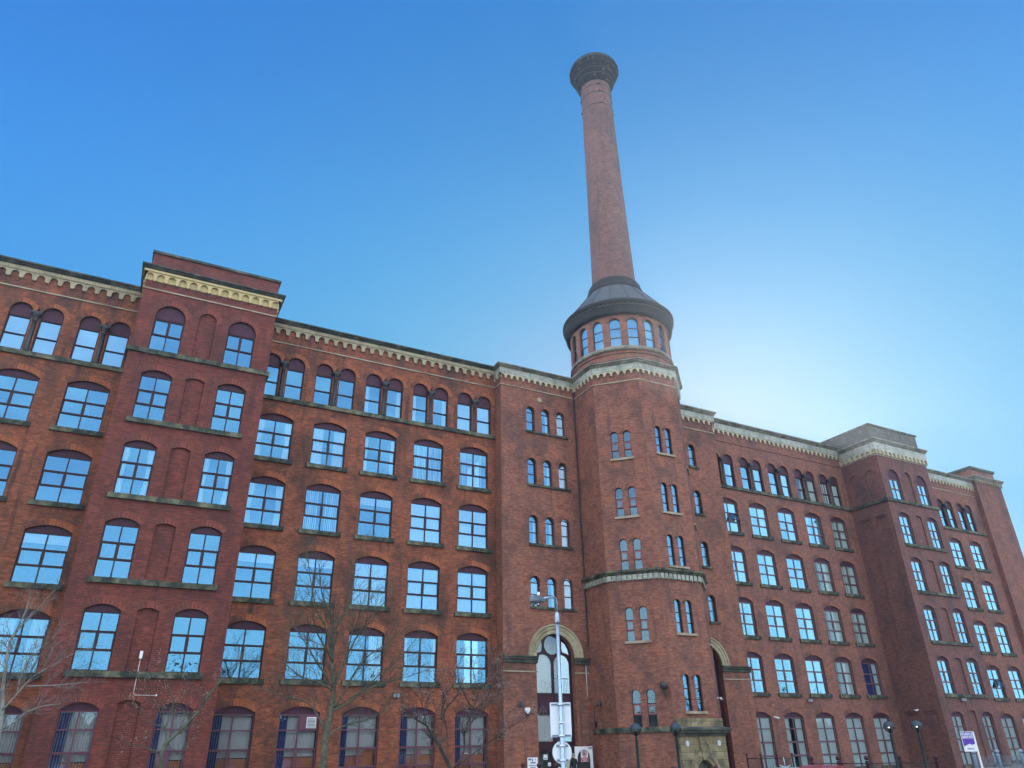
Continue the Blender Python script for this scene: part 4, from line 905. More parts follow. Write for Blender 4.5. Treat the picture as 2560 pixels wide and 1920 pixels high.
def flood(F, a, z, label):
    x, y = F.at(a, 0); o = thing('floodlight', label, 'floodlight', (x, y, z), 'floodlights under the sills')
    b = MB(); b.box(a-.17, a+.17, .1, .3, z-.1, z+.1, 'steel_pale', F); b.box(a-.2, a+.2, .08, .33, z+.1, z+.13, 'black_paint', F); b.build('housing', o)
    b = MB(); b.tube([F.P(a, 0, z), F.P(a, .12, z)], .03, 'black_paint', 6); b.build('bracket', o)
    b = MB(); b.box(a-.14, a+.14, .3, .31, z-.08, z+.08, 'clear_plastic', F); b.build('lens', o)
flood(FA, 15.1, 4.95, 'pale floodlight on the left wing wall, behind the bare branches')
flood(FC, 50.75, 5.12, 'pale floodlight under a second storey sill of the right wing, left of the bay')
flood(FQ, 64.8, 5.12, 'pale floodlight under the long sill of the right bay')
F1 = face_fr(1); x, y = F1.at(1.36, .3)
o = thing('globe_wall_lamp', 'black globe wall lamp on a short bracket, beside the tower windows', 'wall lamp', (x, y, 4.8))
b = MB(); b.sphere((x, y, 5.36), .25, 'lamp_globe' if 'lamp_globe' in M else 'iron_black', 18, 12); b.build('globe', o)
b = MB(); b.box(1.29, 1.43, .22, .38, 4.78, 5.14, 'black_paint', F1); b.tube([F1.P(1.36, 0, 4.85), F1.P(1.36, .3, 4.85)], .03, 'black_paint', 6); b.build('bracket', o)

# ------------------------------------------------------------------ entrance things
o = thing('porch_screen', 'white painted screen with an arched opening at the foot of the entrance', 'screen', (27.2, -1.3, 0))
FX = Fr(0, -1.3, 0); b = MB(); b.plate(rect(26.57, 27.86, 0, 2.08), [arc_out(27.21, .96, .001, 1.42, .48, 18)], 0, -.1, 'white_paint', FX); b.build('panel', o)
b = MB(); b.plate(arc_out(27.21, 1.0, .001, 1.42, .5, 18), [], -.16, -.2, 'dark_fill', FX); b.build('backing', o)  # dark sheet standing in for the unlit space behind the arch
b = MB(); b.box(27.55, 27.82, .0, .02, 1.96, 2.02, 'iron_black', FX); b.build('plate', o)
o = thing('warning_sign', 'white and red no pedestrians sign inside the white arched screen', 'sign', (27.3, -1.2, 1.2))
b = MB(); b.box(27.04, 27.57, -.12, -.10, 1.22, 1.86, 'white_paint', FX); b.build('plate', o)
b = MB(); b.box(27.06, 27.55, -.10, -.095, 1.24, 1.47, 'red_sign', FX); b.build('red_panel', o)
b = MB(); n = 24
b.plate([(27.3+.17*cos(2*pi*k/n), 1.67+.17*sin(2*pi*k/n)) for k in range(n)], [[(27.3+.135*cos(2*pi*k/n), 1.67+.135*sin(2*pi*k/n)) for k in range(n)]], -.092, -.10, 'red_sign', FX)
b.plate([(27.19, 1.76), (27.215, 1.78), (27.41, 1.58), (27.385, 1.56)], [], -.090, -.10, 'red_sign', FX); b.build('prohibition_ring', o)
b = MB()
for dx in (-.045, .045):
    c = 27.3+dx; b.plate([(c+.02*cos(2*pi*k/10), 1.755+.02*sin(2*pi*k/10)) for k in range(10)], [], -.094, -.10, 'black_paint', FX)
    b.plate([(c-.03, 1.73), (c-.045, 1.66), (c-.025, 1.66), (c-.045, 1.57), (c-.02, 1.57), (c, 1.64), (c+.02, 1.57), (c+.045, 1.57), (c+.025, 1.66), (c+.045, 1.66), (c+.03, 1.73)], [], -.094, -.10, 'black_paint', FX)
b.build('figures', o)
b = MB()
for z, hw in ((1.42, .19), (1.355, .16), (1.29, .12)):
    k = -hw
    while k < hw: b.box(27.305+k, 27.305+k+.05, -.095, -.092, z-.014, z+.014, 'white_paint', FX); k += .066
b.build('text_lines', o)
o = thing('notice_board', 'white notice board with blue heading beside the entrance', 'notice', (23.7, -1.0, 0))
b = MB(); b.box(23.36, 24.06, .04, .07, .55, 1.53, 'white_paint', FD); b.build('board', o)
b = MB()
for z, x0, x1, hh in ((1.42, 23.42, 23.62, .05), (1.38, 23.66, 23.72, .09), (1.41, 23.9, 23.94, .04), (1.24, 23.55, 23.92, .035), (1.10, 23.44, 23.99, .02), (1.0, 23.55, 23.9, .025), (.9, 23.54, 23.91, .02)):
    k = x0
    while k < x1: b.box(k, min(x1, k+.055), .07, .073, z-hh, z+hh, 'navy_ink', FD); k += .068
b.build('lettering', o)
for (x0, x1, z0, z1, mm, lb) in ((24.75, 25.04, 1.38, 1.66, 'white_paint', 'larger white paper notice taped to the arched entrance door'), (25.06, 25.26, 1.02, 1.22, 'board_grey', 'smaller pale paper notice low on the arched entrance door')):
    b = MB(); b.box(x0, x1, -.43, -.415, z0, z1, mm, FD); b.box(x0+.05, x1-.05, -.415, -.412, z0+.05, z0+.09, 'navy_ink', FD); tag(b.build('paper_notice'), lb, 'notice', 'paper notices on the entrance door')

def person(x, y, label):
    """one skinned figure seen from behind, arms hanging, walking to the door"""
    o = thing('person', label, 'person', (x, y, 0)); J = []; E_ = []; R_ = []
    def v(p, r_, par=None):
        J.append(p); R_.append(r_)
        if par is not None: E_.append((par, len(J)-1))
        return len(J)-1
    pel = v((0, 0, .92), .155); wa = v((0, 0, 1.08), .15, pel); ch = v((0, .01, 1.28), .175, wa); nk = v((0, .02, 1.42), .075, ch); v((0, .03, 1.47), .06, nk)
    for s_ in (-1, 1):
        hp = v((.09*s_, 0, .84), .10, pel); kn = v((.10*s_, .03*s_, .47), .07, hp); an = v((.10*s_, .09*s_-.02, .09), .048, kn); v((.11*s_, .09*s_+.12, .05), .045, an)
        sh = v((.19*s_, .01, 1.36), .075, ch); el = v((.25*s_, -.02, 1.08), .055, sh); wr = v((.26*s_, .06, .84), .04, el); pm = v((.26*s_, .08, .77), .036, wr)
        for k, ln in enumerate((.07, .085, .09, .08)):
            f1 = v((.26*s_+.004*s_, .055+.018*k, .73), .010, pm); v((.255*s_, .06+.018*k, .73-ln), .008, f1)
        t1 = v((.245*s_, .125, .76), .011, pm); v((.24*s_, .14, .71), .009, t1)
    me = bpy.data.meshes.new('body'); me.from_pydata(J, E_, []); ob = bpy.data.objects.new('body', me); COL.objects.link(ob); ob.parent = o
    md = ob.modifiers.new('skin', 'SKIN'); ob.modifiers.new('sub', 'SUBSURF').levels = 1; ob.modifiers['sub'].render_levels = 1
    for i, sv in enumerate(me.skin_vertices[0].data): sv.radius = (R_[i], R_[i]*.85); sv.use_root = i == 0
    me.materials.append(M['coat_black'])
    b = MB(); b.lathe(x, y+.04, [(.001, 1.44), (.07, 1.46), (.088, 1.52), (.092, 1.58), (.088, 1.63), (.06, 1.675), (.001, 1.69)], 'skin', 16); b.box(x-.018, x+.018, y+.12, y+.155, 1.53, 1.58, 'skin'); b.box(x-.11, x-.085, y+.02, y+.06, 1.53, 1.6, 'skin'); b.box(x+.085, x+.11, y+.02, y+.06, 1.53, 1.6, 'skin'); b.box(x-.03, x+.03, y+.125, y+.13, 1.488, 1.5, 'red_sign')
    for e in (-.035, .035): b.box(x+e-.012, x+e+.012, y+.124, y+.129, 1.585, 1.597, 'black_paint')
    b.build('head', o)
    b = MB(); b.lathe(x, y+.04, [(.097, 1.585), (.102, 1.63), (.088, 1.69), (.05, 1.725), (.001, 1.735)], 'cap_grey', 16); b.box(x-.07, x+.07, y+.12, y+.2, 1.60, 1.615, 'cap_grey'); b.build('cap', o)
person(25.95, -2.1, 'person in a black coat and grey cap walking to the entrance, seen from behind')

# ------------------------------------------------------------------ lamp column with its signs
rx, ry = .886, -.463   # direction across the line of sight, used to turn the sign backs
LX, LY = 12.43, -23.52; ua, ub = -.90, -.43
o = thing('street_lamp', 'tall galvanised lamp column carrying a grey lantern on a short arm', 'street lamp', (LX, LY, 0))
b = MB(); b.tube([(LX, LY, 0), (LX, LY, 1.2), (LX, LY, 1.25), (LX, LY, 5.72)], [.10, .10, .070, .056], 'galvanised', 12); b.tube([(LX, LY, 5.70), (LX, LY, 5.74), (LX, LY, 5.98), (LX, LY, 6.06)], [.066, .075, .075, .045], 'galvanised', 12)
b.build('column', o)
b = MB(); b.tube([(LX, LY, 6.0), (LX, LY, 6.38), (LX+ua*.04, LY+ub*.04, 6.47), (LX+ua*.14, LY+ub*.14, 6.52), (LX+ua*.45, LY+ub*.45, 6.46), (LX+ua*.85, LY+ub*.85, 6.36)], .040, 'galvanised', 10); b.build('arm', o)
FLn = Fr(LX, LY, atan2(ub, ua)); b = MB()
sec = [(.74, .04, 6.30, 6.38), (.80, .09, 6.25, 6.41), (1.0, .12, 6.22, 6.43), (1.22, .125, 6.20, 6.42), (1.38, .10, 6.19, 6.38), (1.42, .05, 6.22, 6.33)]
def loft(b, F, sec, m):
    ring = [[F.P(a, w_*cx_, z0+(z1-z0)*cz) for cx_, cz in ((-.8, 0), (.8, 0), (1, .25), (.95, .6), (.55, 1), (-.55, 1), (-.95, .6), (-1, .25))] for a, w_, z0, z1 in sec]
    for p, q in zip(ring, ring[1:]):
        for k in range(8): b.face([p[k], q[k], q[(k+1) % 8], p[(k+1) % 8]], m, [(0, 0)]*4, True)
    b.face(ring[0], m); b.face(ring[-1][::-1], m)
loft(b, FLn, sec, 'lantern_grey'); b.build('lantern', o)
b = MB(); loft(b, FLn, [(.88, .07, 6.13, 6.24), (1.0, .10, 6.10, 6.23), (1.22, .10, 6.09, 6.21), (1.34, .06, 6.13, 6.21)], 'clear_plastic'); b.build('lens', o)
b = MB(); b.lathe(*FLn.at(1.0, 0), [(.045, 6.45), (.045, 6.53), (.03, 6.55), (.001, 6.55)], 'white_paint', 10); b.build('photocell', o)
FSg = Fr(LX, LY, atan2(ry, rx))
def backsign(name, label, outline, z_br, cat='road sign'):
    o = thing(name, label, cat, (LX, LY, min(z for a, z in outline)), 'signs clamped to the lamp column')
    b = MB(); b.plate(outline, [], -.10, -.115, 'sign_back', FSg); b.build('plate', o)
    zs = [z for a, z in outline]
    for z, hw in z_br:
        b = MB(); b.box(-hw, hw, -.10, -.085, z-.032, z-.008, 'galvanised', FSg); b.box(-hw, hw, -.10, -.085, z+.008, z+.032, 'galvanised', FSg); b.box(-hw, hw, -.10, -.096, z-.008, z+.008, 'iron_black', FSg); b.build('channel', o)
        b = MB(); b.lathe(LX, LY, [(.078, z-.022), (.088, z-.022), (.088, z+.022), (.078, z+.022)], 'white_paint', 14); b.build('clip', o)
backsign('road_sign', 'back of a tall pale rectangular road sign, highest on the lamp column', rect(-.33, .31, 2.40, 3.37), [(3.31, .29), (2.44, .29)])
n = 40; backsign('road_sign', 'back of a round pale road sign on the lamp column, below the rectangular one', [(-.01+.29*cos(2*pi*k/n), 1.99+.31*sin(2*pi*k/n)) for k in range(n)], [(2.17, .18), (1.78, .18)])
backsign('road_sign', 'back of a small pale plate on the lamp column, lowest of its signs', rect(-.14, .12, 1.28, 1.6), [(1.55, .11)])
b = MB(); b.lathe(LX, LY, [(.066, 2.78), (.082, 2.78), (.082, 2.82), (.066, 2.82)], 'white_paint', 14); cl = b.build('clamp', bpy.data.objects['street_lamp'])

# ------------------------------------------------------------------ globe lamps
def globe(x, y, lit, label):
    o = thing('globe_lamp', label, 'street lamp', (x, y, 0), 'globe lamps in front of the mill')
    b = MB(); b.tube([(x, y, 0), (x, y, .9), (x, y, .95), (x, y, 2.2), (x, y, 2.38), (x, y, 2.40), (x, y, 2.52)], [.09, .09, .062, .058, .058, .035, .035], 'post_green', 12); b.build('post', o)
    b = MB(); b.lathe(x, y, [(.25*cos(q), 2.76+.25*sin(q)) for q in [radians(2+88*k/8) for k in range(8)]]+[(.001, 3.01)], 'lamp_dome', 24); b.lathe(x, y, [(.252, 2.745), (.258, 2.755), (.258, 2.765), (.250, 2.77)], 'lamp_dome', 24); b.build('dome', o)
    b = MB(); b.lathe(x, y, [(.06, 2.515)]+[(.25*cos(q), 2.76+.25*sin(q)) for q in [radians(-75+75*k/7) for k in range(8)]], 'clear_plastic', 24); b.build('bowl', o)
    b = MB(); b.lathe(x, y, [(.001, 2.68), (.075, 2.68), (.09, 2.62), (.075, 2.52), (.05, 2.48)], 'post_green', 14); b.lathe(x, y, [(.24, 2.77), (.02, 2.80)], 'white_paint', 20); b.build('lamp_holder', o)
    if lit:
        b = MB(); b.sphere((x, y, 2.735), .045, 'lamp_glow', 10, 8); b.build('bulb', o)
globe(20.82, -15.75, 0, 'dark globe lamp in front of the tower, nearer the entrance arch'); globe(22.38, -16.55, 0, 'dark globe lamp in front of the stone doorway of the tower')
globe(34.82, -17.69, 1, 'glowing globe lamp on a dark green post, in front of the right wing windows'); globe(35.38, -18.82, 1, 'glowing globe lamp on a flaking green post, in front of the dark bay flank')

# ------------------------------------------------------------------ fences
def fence(label, pts, hgt, name='railing', bar=.11, post_r=.05, mt='rail_maroon', bmat='iron_black', tops=False, ball=.085, cat='railing', posts_at=None):
    o = thing(name, label, cat, (*pts[0], 0))
    for x, y in (posts_at or pts):
        b = MB(); b.tube([(x, y, 0), (x, y, hgt-.1), (x, y, hgt-.04)], [post_r, post_r, post_r*1.25], mt, 10); p_ = b.build('post', o)
        b = MB(); b.sphere((x, y, hgt+ball*.8), ball, mt, 12, 8); f_ = b.build('finial', o); f_.parent = p_
    for (x0, y0), (x1, y1) in zip(pts, pts[1:]):
        ln = hypot(x1-x0, y1-y0); b = MB(); zt = hgt-.16
        for z in ((.15, zt) if not tops else (.2, zt-.35)): b.tube([(x0, y0, z), (x1, y1, z)], .026, bmat, 5)
        n = int(ln/bar)
        for k in range(1, n):
            t_ = k/n; x, y = x0+(x1-x0)*t_, y0+(y1-y0)*t_; hz = zt if not tops else zt+.02+.10*abs(t_-.5)*2
            b.tube([(x, y, .05), (x, y, hz)], .016, bmat, 4)
        b.build('panel', o)
    return o
fence('maroon ball topped railing along the ramp at the foot of the right wing', [(39.6, -2.45), (39.75, -3.6), (40.9, -3.9), (42.0, -4.2)], 1.32)
fence('maroon ball topped street railing running behind the red car to the globe lamps', [(34.3, -12.9), (35.4, -13.7), (35.9, -15.1), (37.8, -15.6), (38.5, -17.2)], 1.24, post_r=.085, ball=.12)
fence('blue grey palisade fence with ball topped posts, at the right edge', [(42.3, -16.8), (43.7, -17.25), (45.1, -17.7), (46.6, -18.2), (48.2, -18.7)], 1.42, name='palisade_fence', mt='steel_blue', bmat='palisade_grey', tops=True, bar=.09, post_r=.10, ball=.11, cat='fence')
fence('maroon ball topped railing in front of the entrance, below the lamp column', [(17.5, -11.4), (17.9, -12.2), (18.3, -13.0)], 1.30, post_r=.06, ball=.10)
fence('maroon ball topped railing in front of the tower, between the dark globe lamps', [(17.2, -17.2), (18.7, -17.9), (20.4, -18.6), (21.9, -19.4)], 1.22, post_r=.06, ball=.09)

# ------------------------------------------------------------------ estate agent board
BX, BY = 37.02, -20.5; FBd = Fr(BX, BY, atan2(-.5, .87))
o = thing('for_sale_board', 'purple and white estate agent board on a white post, before the right bay', 'sign', (BX, BY, 0))
b = MB(); b.box(-.035, .035, -.035, .035, 0, 2.46, 'white_paint', FBd); b.build('post', o)
b = MB(); b.box(-.62, -.03, .036, .05, 1.62, 2.47, 'white_paint', FBd); b.build('board', o)
b = MB(); b.plate([(-.595, 1.83), (-.57, 1.83), (-.57, 1.87), (-.54, 1.87), (-.54, 1.85), (-.50, 1.875), (-.44, 1.90), (-.30, 1.95), (-.22, 1.90), (-.14, 1.92), (-.055, 1.955), (-.055, 2.445), (-.595, 2.445)], [], .054, .05, 'purple_sign', FBd); b.build('purple_panel', o)
def text(s_, F, a, b_, z, size, m, parent, wid=None):
    cu = bpy.data.curves.new('lettering', 'FONT'); cu.body = s_; cu.size = size; cu.align_x = 'CENTER'; cu.extrude = .001; cu.materials.append(M[m]); cu.space_character = 1.05
    cu.offset = .004
    ob = bpy.data.objects.new('lettering', cu); COL.objects.link(ob); ob.parent = parent; org = ORIGIN[parent]
    me = bpy.data.meshes.new_from_object(ob.evaluated_get(bpy.context.evaluated_depsgraph_get())); bpy.data.objects.remove(ob); bpy.data.curves.remove(cu); ob = bpy.data.objects.new('lettering', me); COL.objects.link(ob); ob.parent = parent
    x, y, zz = F.P(a, b_, z); ob.location = (x-org[0], y-org[1], zz-org[2]); ob.rotation_euler = (pi/2, 0, F.th); return ob
text('PURPLE', FBd, -.325, .057, 2.305, .145, 'white_paint', o); text('BRICKS', FBd, -.325, .057, 2.18, .145, 'white_paint', o); text('Own it.', FBd, -.31, .053, 1.71, .095, 'navy_ink', o)
# the pale blue sign top in the road, with its thin rod
FS2 = Fr(11.79, -32.63, atan2(ry, rx)); o = thing('parking_sign', 'pale blue sign top with a thin white rod and two fins, before the red car', 'sign', (12.0, -32.73, 0))
b = MB(); b.tube([FS2.P(.22, -.05, 0), FS2.P(.22, -.05, 1.7)], .035, 'galvanised', 8); b.build('post', o)
b = MB(); b.box(0, .45, 0, .04, 1.3, 1.735, 'sign_cyan', FS2); b.build('plate', o)
b = MB(); b.tube([FS2.P(.2, .02, 1.73), FS2.P(.19, .02, 1.91)], [.008, .006], 'steel_pale', 6)
for s_ in (-1, 1): b.tube([FS2.P(.2, .02, 1.745), FS2.P(.2+.06*s_, .02, 1.755), FS2.P(.2+.11*s_, .02, 1.785)], [.005, .009, .003], 'steel_pale', 6)
b.build('rod', o)

# ------------------------------------------------------------------ parked red car
o = thing('parked_car', 'dark red car parked in the road, only its roof in sight', 'car', (16.6, -29.4, 0)); FV = Fr(15.05, -30.85, radians(42))
cs = [(0, .70, .35, .95, 1.05), (.06, .80, .28, 1.0, 1.35), (.28, .86, .25, 1.05, 1.58), (.75, .86, .25, 1.05, 1.635), (1.6, .86, .25, 1.05, 1.64), (2.5, .86, .25, 1.04, 1.58), (3.05, .86, .25, 1.02, 1.30), (3.3, .85, .26, 1.0, 1.06), (3.9, .80, .28, .90, .92), (4.15, .66, .36, .74, .76)]
rings = []
for a, hw, z0, zb, zt in cs:
    tw = hw*(.98 if zt < zb+.1 else .74); sec_ = [(hw*.9, z0), (hw, z0+.2), (hw, zb-.15), (hw*.97, zb), (tw*.96+.04*hw, zb+(zt-zb)*.75), (tw*.85, zb+(zt-zb)*.95), (tw*.5, zt+.01), (0, zt+.02)]
    rings.append([FV.P(a, -y_, z) for y_, z in sec_]+[FV.P(a, y_, z) for y_, z in sec_[-2::-1]])
b = MB(); k_ = len(rings[0])
for p, q in zip(rings, rings[1:]):
    for k in range(k_-1): b.face([p[k], p[k+1], q[k+1], q[k]], 'car_red', [(0, 0)]*4, True)
    b.face([p[k_-1], p[0], q[0], q[k_-1]], 'black_paint')
b.face(rings[0][::-1], 'car_red'); b.face(rings[-1], 'car_red'); b.build('body', o)
for s_ in (-1, 1):
    b = MB(); b.face([FV.P(a, s_*y_, z) for a, y_, z in ((.55, .868, 1.10), (2.85, .868, 1.08), (2.4, .735, 1.46), (.6, .735, 1.50))][::s_], 'car_glass'); b.build('side_window', o)
    for a in (.8, 3.35):
        b = MB(); b.tube([FV.P(a, s_*.62, .31), FV.P(a, s_*.885, .31)], .31, 'tyre', 18); w_ = b.build('wheel', o); b = MB(); b.tube([FV.P(a, s_*.86, .31), FV.P(a, s_*.895, .31)], .19, 'steel_pale', 14); r_ = b.build('rim', o); r_.parent = w_
    b = MB(); b.box(-.01, .08, s_*.72-.07, s_*.72+.07, .78, 1.05, 'red_sign', FV); b.build('tail_light', o)
b = MB(); b.face([FV.P(.04, -.62, 1.12), FV.P(.04, .62, 1.12), FV.P(.21, .54, 1.50), FV.P(.21, -.54, 1.50)][::-1], 'car_glass'); b.build('rear_window', o)
b = MB(); b.face([FV.P(3.08, -.66, 1.24), FV.P(3.08, .66, 1.24), FV.P(2.58, .58, 1.56), FV.P(2.58, -.58, 1.56)], 'car_glass'); b.build('windscreen', o)

# ------------------------------------------------------------------ bare trees
def tree(label, y0, limbs, r0_, bark, tw, seed, dens=1.0, bud=None, tl_=1.0, name='bare_tree'):
    rnd = random.Random(seed); base = limbs[0][0]; sl = (limbs[0][1][0]-base[0])/max(.2, limbs[0][1][1]-base[1]); bx = base[0]-sl*base[1]*.5
    o = thing(name, label, 'tree', (bx, y0, 0), 'bare trees in front of the mill')
    tr, cr, bd = MB(), MB(), MB()
    def twig(p, d, ln, r_, lev):
        pts = [p]; n = 4 if lev == 0 else 3; d = d.normalized()
        for i in range(n):
            d = (d+Vector((rnd.gauss(0, .10), rnd.gauss(0, .10), rnd.gauss(.09, .09)))).normalized(); pts.append(pts[-1]+d*ln/n)
        cr.tube(pts, [r_*(1-.7*i/n) for i in range(n+1)], tw, 3, cap=False)
        if lev < 2:
            m_ = int((5 if lev == 0 else 2)*dens*rnd.uniform(.6, 1.2))
            for i in range(m_):
                k = rnd.uniform(.25, 1)*n; q = min(n-1, int(k)); pp = pts[q].lerp(pts[q+1], k-q); ax = Vector((rnd.gauss(0, 1), rnd.gauss(0, 1), rnd.gauss(0, 1))).cross(d).normalized()
                a = rnd.uniform(.45, .95); twig(pp, d*cos(a)+ax*sin(a), ln*rnd.uniform(.3, .55), r_*.62, lev+1)
        if bud and (lev > 0 or rnd.random() < .5):
            c = pts[-1]; s_ = rnd.uniform(.006, .013)
            for e in ((0, 0, 1), (0, 0, -1)):
                pass
            bd.tube([c, c+d*s_*2.2], [s_*.8, s_*.3], bud, 4)
    for li, lb in enumerate(limbs):
        dy = 0 if li == 0 else rnd.uniform(-.55, .55); P_ = []; acc = 0
        for i, (x, z) in enumerate(lb):
            if i: acc += hypot(x-lb[i-1][0], z-lb[i-1][1])
            P_.append(Vector((x, y0+dy*acc*.6+(rnd.gauss(0, .03) if i else 0), z)))
        if li == 0: P_ = [Vector((bx, y0, 0)), Vector(((bx+base[0])/2, y0, base[1]*.5))]+P_
        tot = sum((b_-a_).length for a_, b_ in zip(P_, P_[1:])); ra = r0_ if li == 0 else r0_*rnd.uniform(.25, .37)*(.55+.45*min(1, tot/4)); n = len(P_); run = 0; rad = []
        for i in range(n):
            if i: run += (P_[i]-P_[i-1]).length
            rad.append(max(.010, ra*(1-run/tot)**.8))
        # smooth the path
        Q, RQ = [], []
        for i in range(n-1):
            p0, p1, p2, p3 = P_[max(0, i-1)], P_[i], P_[i+1], P_[min(n-1, i+2)]
            for k in range(4):
                t_ = k/4; Q.append(.5*((2*p1)+(p2-p0)*t_+(2*p0-5*p1+4*p2-p3)*t_*t_+(3*p1-p0-3*p2+p3)*t_**3)); RQ.append(rad[i]+(rad[i+1]-rad[i])*t_)
        Q.append(P_[-1]); RQ.append(rad[-1]); (tr if li == 0 else cr).tube(Q, RQ, bark, 9 if li == 0 else 6)
        run = 0; nxt = tot*(.38 if li == 0 else .18)
        for i in range(1, len(Q)):
            run += (Q[i]-Q[i-1]).length
            while run > nxt:
                d = (Q[i]-Q[i-1]).normalized(); ax = Vector((rnd.gauss(0, 1), rnd.gauss(0, .8), rnd.gauss(.25, .8))).cross(d).normalized()*(1 if rnd.random() < .5 else -1); a = rnd.uniform(.5, 1.0)
                frac = run/tot; twig(Q[i], d*cos(a)+ax*sin(a)+Vector((0, 0, .25)), tl_*rnd.uniform(.5, 1.25)*(1.15-.55*frac), max(.007, min(.015, RQ[i]*.5)), 0); nxt += rnd.uniform(.14, .34)/dens
    tr.build('trunk', o); cr.build('crown', o)
    if bud: bd.build('buds', o)
    return o
LIMBS = {'A':(-6.0,[[(-3.68,3.08),(-3.8,3.85),(-4.0,4.73),(-4.07,5.4),(-4.2,6.4),(-4.06,7.02),(-3.93,7.85),(-3.95,8.48)],[(-3.76,3.85),(-3.47,4.34),(-3.18,4.83),(-2.96,5.11),(-2.45,5.49),(-1.86,5.93),(-1.13,6.24)],[(-3.44,4.52),(-3.44,5.19),(-3.32,5.74),(-2.83,6.37),(-2.51,6.86)],[(-4.2,6.4),(-3.89,7.17),(-3.48,7.78),(-3.01,8.6)],[(-3.67,3.04),(-3.26,3.34),(-2.87,3.73),(-2.38,3.95),(-1.73,4.04)],[(-3.16,4.74),(-2.29,4.8),(-1.03,4.97)],[(-4.07,5.4),(-4.63,5.84),(-5.11,6.27)],[(-3.96,4.51),(-4.52,4.94),(-5.02,5.15)],
]),
'B':(-12.6,[[(2.14,1.67),(2.11,2.11),(2.2,2.48),(2.44,2.73),(2.79,3.12),(3.1,3.51),(3.28,3.91),(3.48,4.24),(3.73,4.6),(4.15,5.2),(4.4,5.46)],[(2.18,2.43),(2.04,2.94),(1.58,3.14),(1.18,3.53),(0.8,3.76)],[(2.06,2.94),(1.68,3.71),(1.39,4.05),(0.85,4.67)],[(2.05,2.94),(2.18,3.58),(1.98,4.24),(1.44,5.14)],[(3.1,3.51),(2.49,3.35),(2.18,3.58)],[(3.28,3.91),(2.9,4.23),(2.48,4.6)],[(2.13,2.11),(1.75,2.26),(1.22,2.39),(0.86,2.47)],[(2.44,2.73),(2.93,2.94),(3.27,3.17)],[(2.2,2.48),(2.64,2.17),(2.87,2.35)],
]),
'C':(-14.0,[[(7.65,1.55),(7.65,2.63),(7.8,3.56),(7.78,4.36),(7.63,5.28),(7.56,6.34),(7.37,7.09),(6.94,7.95),(6.69,9.18)],[(7.72,4.36),(7.44,4.71),(6.94,5.26),(6.37,5.96),(5.87,6.47),(5.38,6.97)],[(7.7,2.68),(7.25,3.41),(6.82,3.84),(5.8,4.08),(4.83,4.4)],[(7.66,2.54),(8.16,2.92),(9.03,3.16),(9.8,3.47),(10.36,3.83)],[(7.87,3.66),(8.16,4.16),(8.44,4.78),(8.84,5.42),(9.63,5.99),(10.5,6.7)],[(7.8,4.36),(7.98,4.87),(8.16,5.4),(8.23,5.83),(8.35,6.48),(8.6,7.05),(8.91,7.63),(9.35,8.24)],[(7.66,5.28),(7.26,5.9),(6.79,6.62),(6.36,7.03),(5.83,7.76)],[(7.56,6.34),(7.79,6.89),(8.06,7.8),(8.01,9.66)],[(7.78,3.51),(8.36,3.76),(8.94,4.22),(9.61,4.49),(10.49,4.72),(11.51,5.07)],[(7.88,3.61),(8.72,4.12),(9.48,4.81),(10.26,5.47),(10.95,6.38)],[(7.63,5.28),(7.27,6.32),(6.6,7.37),(5.99,9.29)],[(8.16,5.4),(8.53,6.38),(9.06,7.19),(9.86,8.04)],[(7.73,4.26),(7.13,4.5),(6.35,4.73),(5.55,5.21)],
]),
'D':(-13.3,[[(13.1,1.41),(12.71,2.03),(12.38,2.5),(11.99,2.97),(11.43,3.29),(10.91,3.81)],[(12.58,2.34),(12.95,2.65),(12.73,3.56),(12.77,4.21),(12.57,4.6),(12.17,4.92)],[(13.29,1.4),(13.72,2.01),(13.78,2.75),(14.16,3.62),(14.42,4.41),(14.21,5.2),(14.41,5.85)],[(13.78,2.75),(14.43,3.4),(15.45,4.02),(16.01,4.55)],[(13.41,1.5),(14.17,2.0),(15.1,2.63),(16.4,3.41)],[(14.16,3.62),(13.76,4.12),(13.41,4.95),(13.6,5.76)],[(14.42,4.41),(14.97,5.11),(15.39,5.88)],[(12.73,3.56),(13.23,4.11),(13.35,4.73)],[(11.99,2.97),(11.71,3.82),(11.32,4.25)],[(14.16,3.62),(14.83,4.13),(15.11,4.88)],
]),}

tree('pale barked bare tree at the left edge, before the left bay', LIMBS['A'][0], LIMBS['A'][1], .13, 'bark_pale', 'twig_grey', 3, 1.4, None, 1.15)
tree('small leaning bare tree with pinkish buds, before the left bay', LIMBS['B'][0], LIMBS['B'][1], .10, 'bark_green', 'twig', 5, 1.05, 'bud', .75)
tree('tall upright bare tree with a green trunk, tallest before the left wing', LIMBS['C'][0], LIMBS['C'][1], .145, 'bark_green', 'twig', 8, 1.45, 'bud_green', 1.35)
tree('low spreading dark bare tree with several stems, left of the entrance', LIMBS['D'][0], LIMBS['D'][1], .13, 'bark_dark', 'twig_dark', 12, 1.7, 'bud', .85)

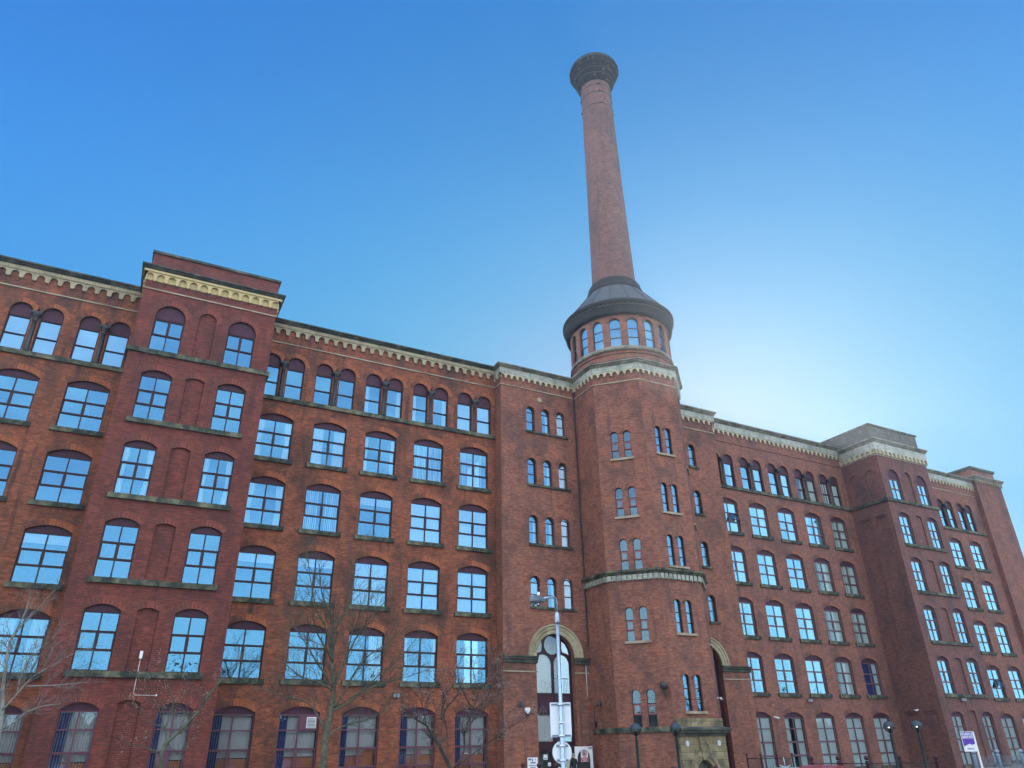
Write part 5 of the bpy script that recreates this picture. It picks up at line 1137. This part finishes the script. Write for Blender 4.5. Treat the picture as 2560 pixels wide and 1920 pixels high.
# far wood across the road, behind the camera: seen mirrored in the lowest glass
b = MB(); rnd = random.Random(4)
for i in range(150):
    x = -110+i*2.6; hgt = 12.2+2.8*noise.noise(Vector((x*.06, 3, 0)))+1.5*noise.noise(Vector((x*.25, 9, 0))); y = -84+rnd.uniform(-5, 5)
    b.tube([(x, y, 0), (x+rnd.uniform(-.3, .3), y, hgt*.8)], [.22, .06], 'bark_dark', 5, cap=False)
    for k in range(110):
        z = hgt*rnd.uniform(.02, 1)**.8; q = rnd.uniform(0, 2*pi); l_ = rnd.uniform(.5, 1.3)*(1.3-.7*z/hgt); p = Vector((x+rnd.gauss(0, 1.0), y+rnd.gauss(0, .9), z)); d = Vector((cos(q), sin(q)*.6, rnd.uniform(.2, 1))).normalized(); sd = Vector((-d.z, 0, d.x))*rnd.uniform(.03, .09)
        b.face([tuple(p-sd), tuple(p+d*l_*.5-sd*1.4), tuple(p+d*l_), tuple(p+sd)], 'bark_dark')
for i in range(120):
    x = -110+i*3.3; hh = 8.6+1.6*noise.noise(Vector((x*.07, 3, 0))); n_ = 9
    b.lathe(x, -88+rnd.uniform(-1, 1), [(2.6*sin(pi*(.5+.5*k/n_))+.05+rnd.uniform(-.2, .2), hh*sin(pi/2*k/n_)) for k in range(n_+1)], 'bark_dark', 9, smooth=False)
o = b.build('distant_wood'); o['kind'] = 'stuff'

# ------------------------------------------------------------------ thin haze volume, added to stand in for lens glare on the right
hm = bpy.data.materials.new('haze'); hm.use_nodes = True; t = hm.node_tree; t.nodes.remove(t.nodes['Principled BSDF'])
pv = nd(t, 'ShaderNodeVolumePrincipled'); pv.inputs['Color'].default_value = (.80, .90, 1.0, 1); pv.inputs['Density'].default_value = HAZE; pv.inputs['Anisotropy'].default_value = .70
L(t, pv.outputs[0], t.nodes['Material Output'].inputs['Volume']); M['haze'] = hm
b = MB(); b.box(-322, 382, -302, 302, -1.3, 66.5, 'haze'); o = b.build('haze'); o['kind'] = 'stuff'; o.display_type = 'WIRE'
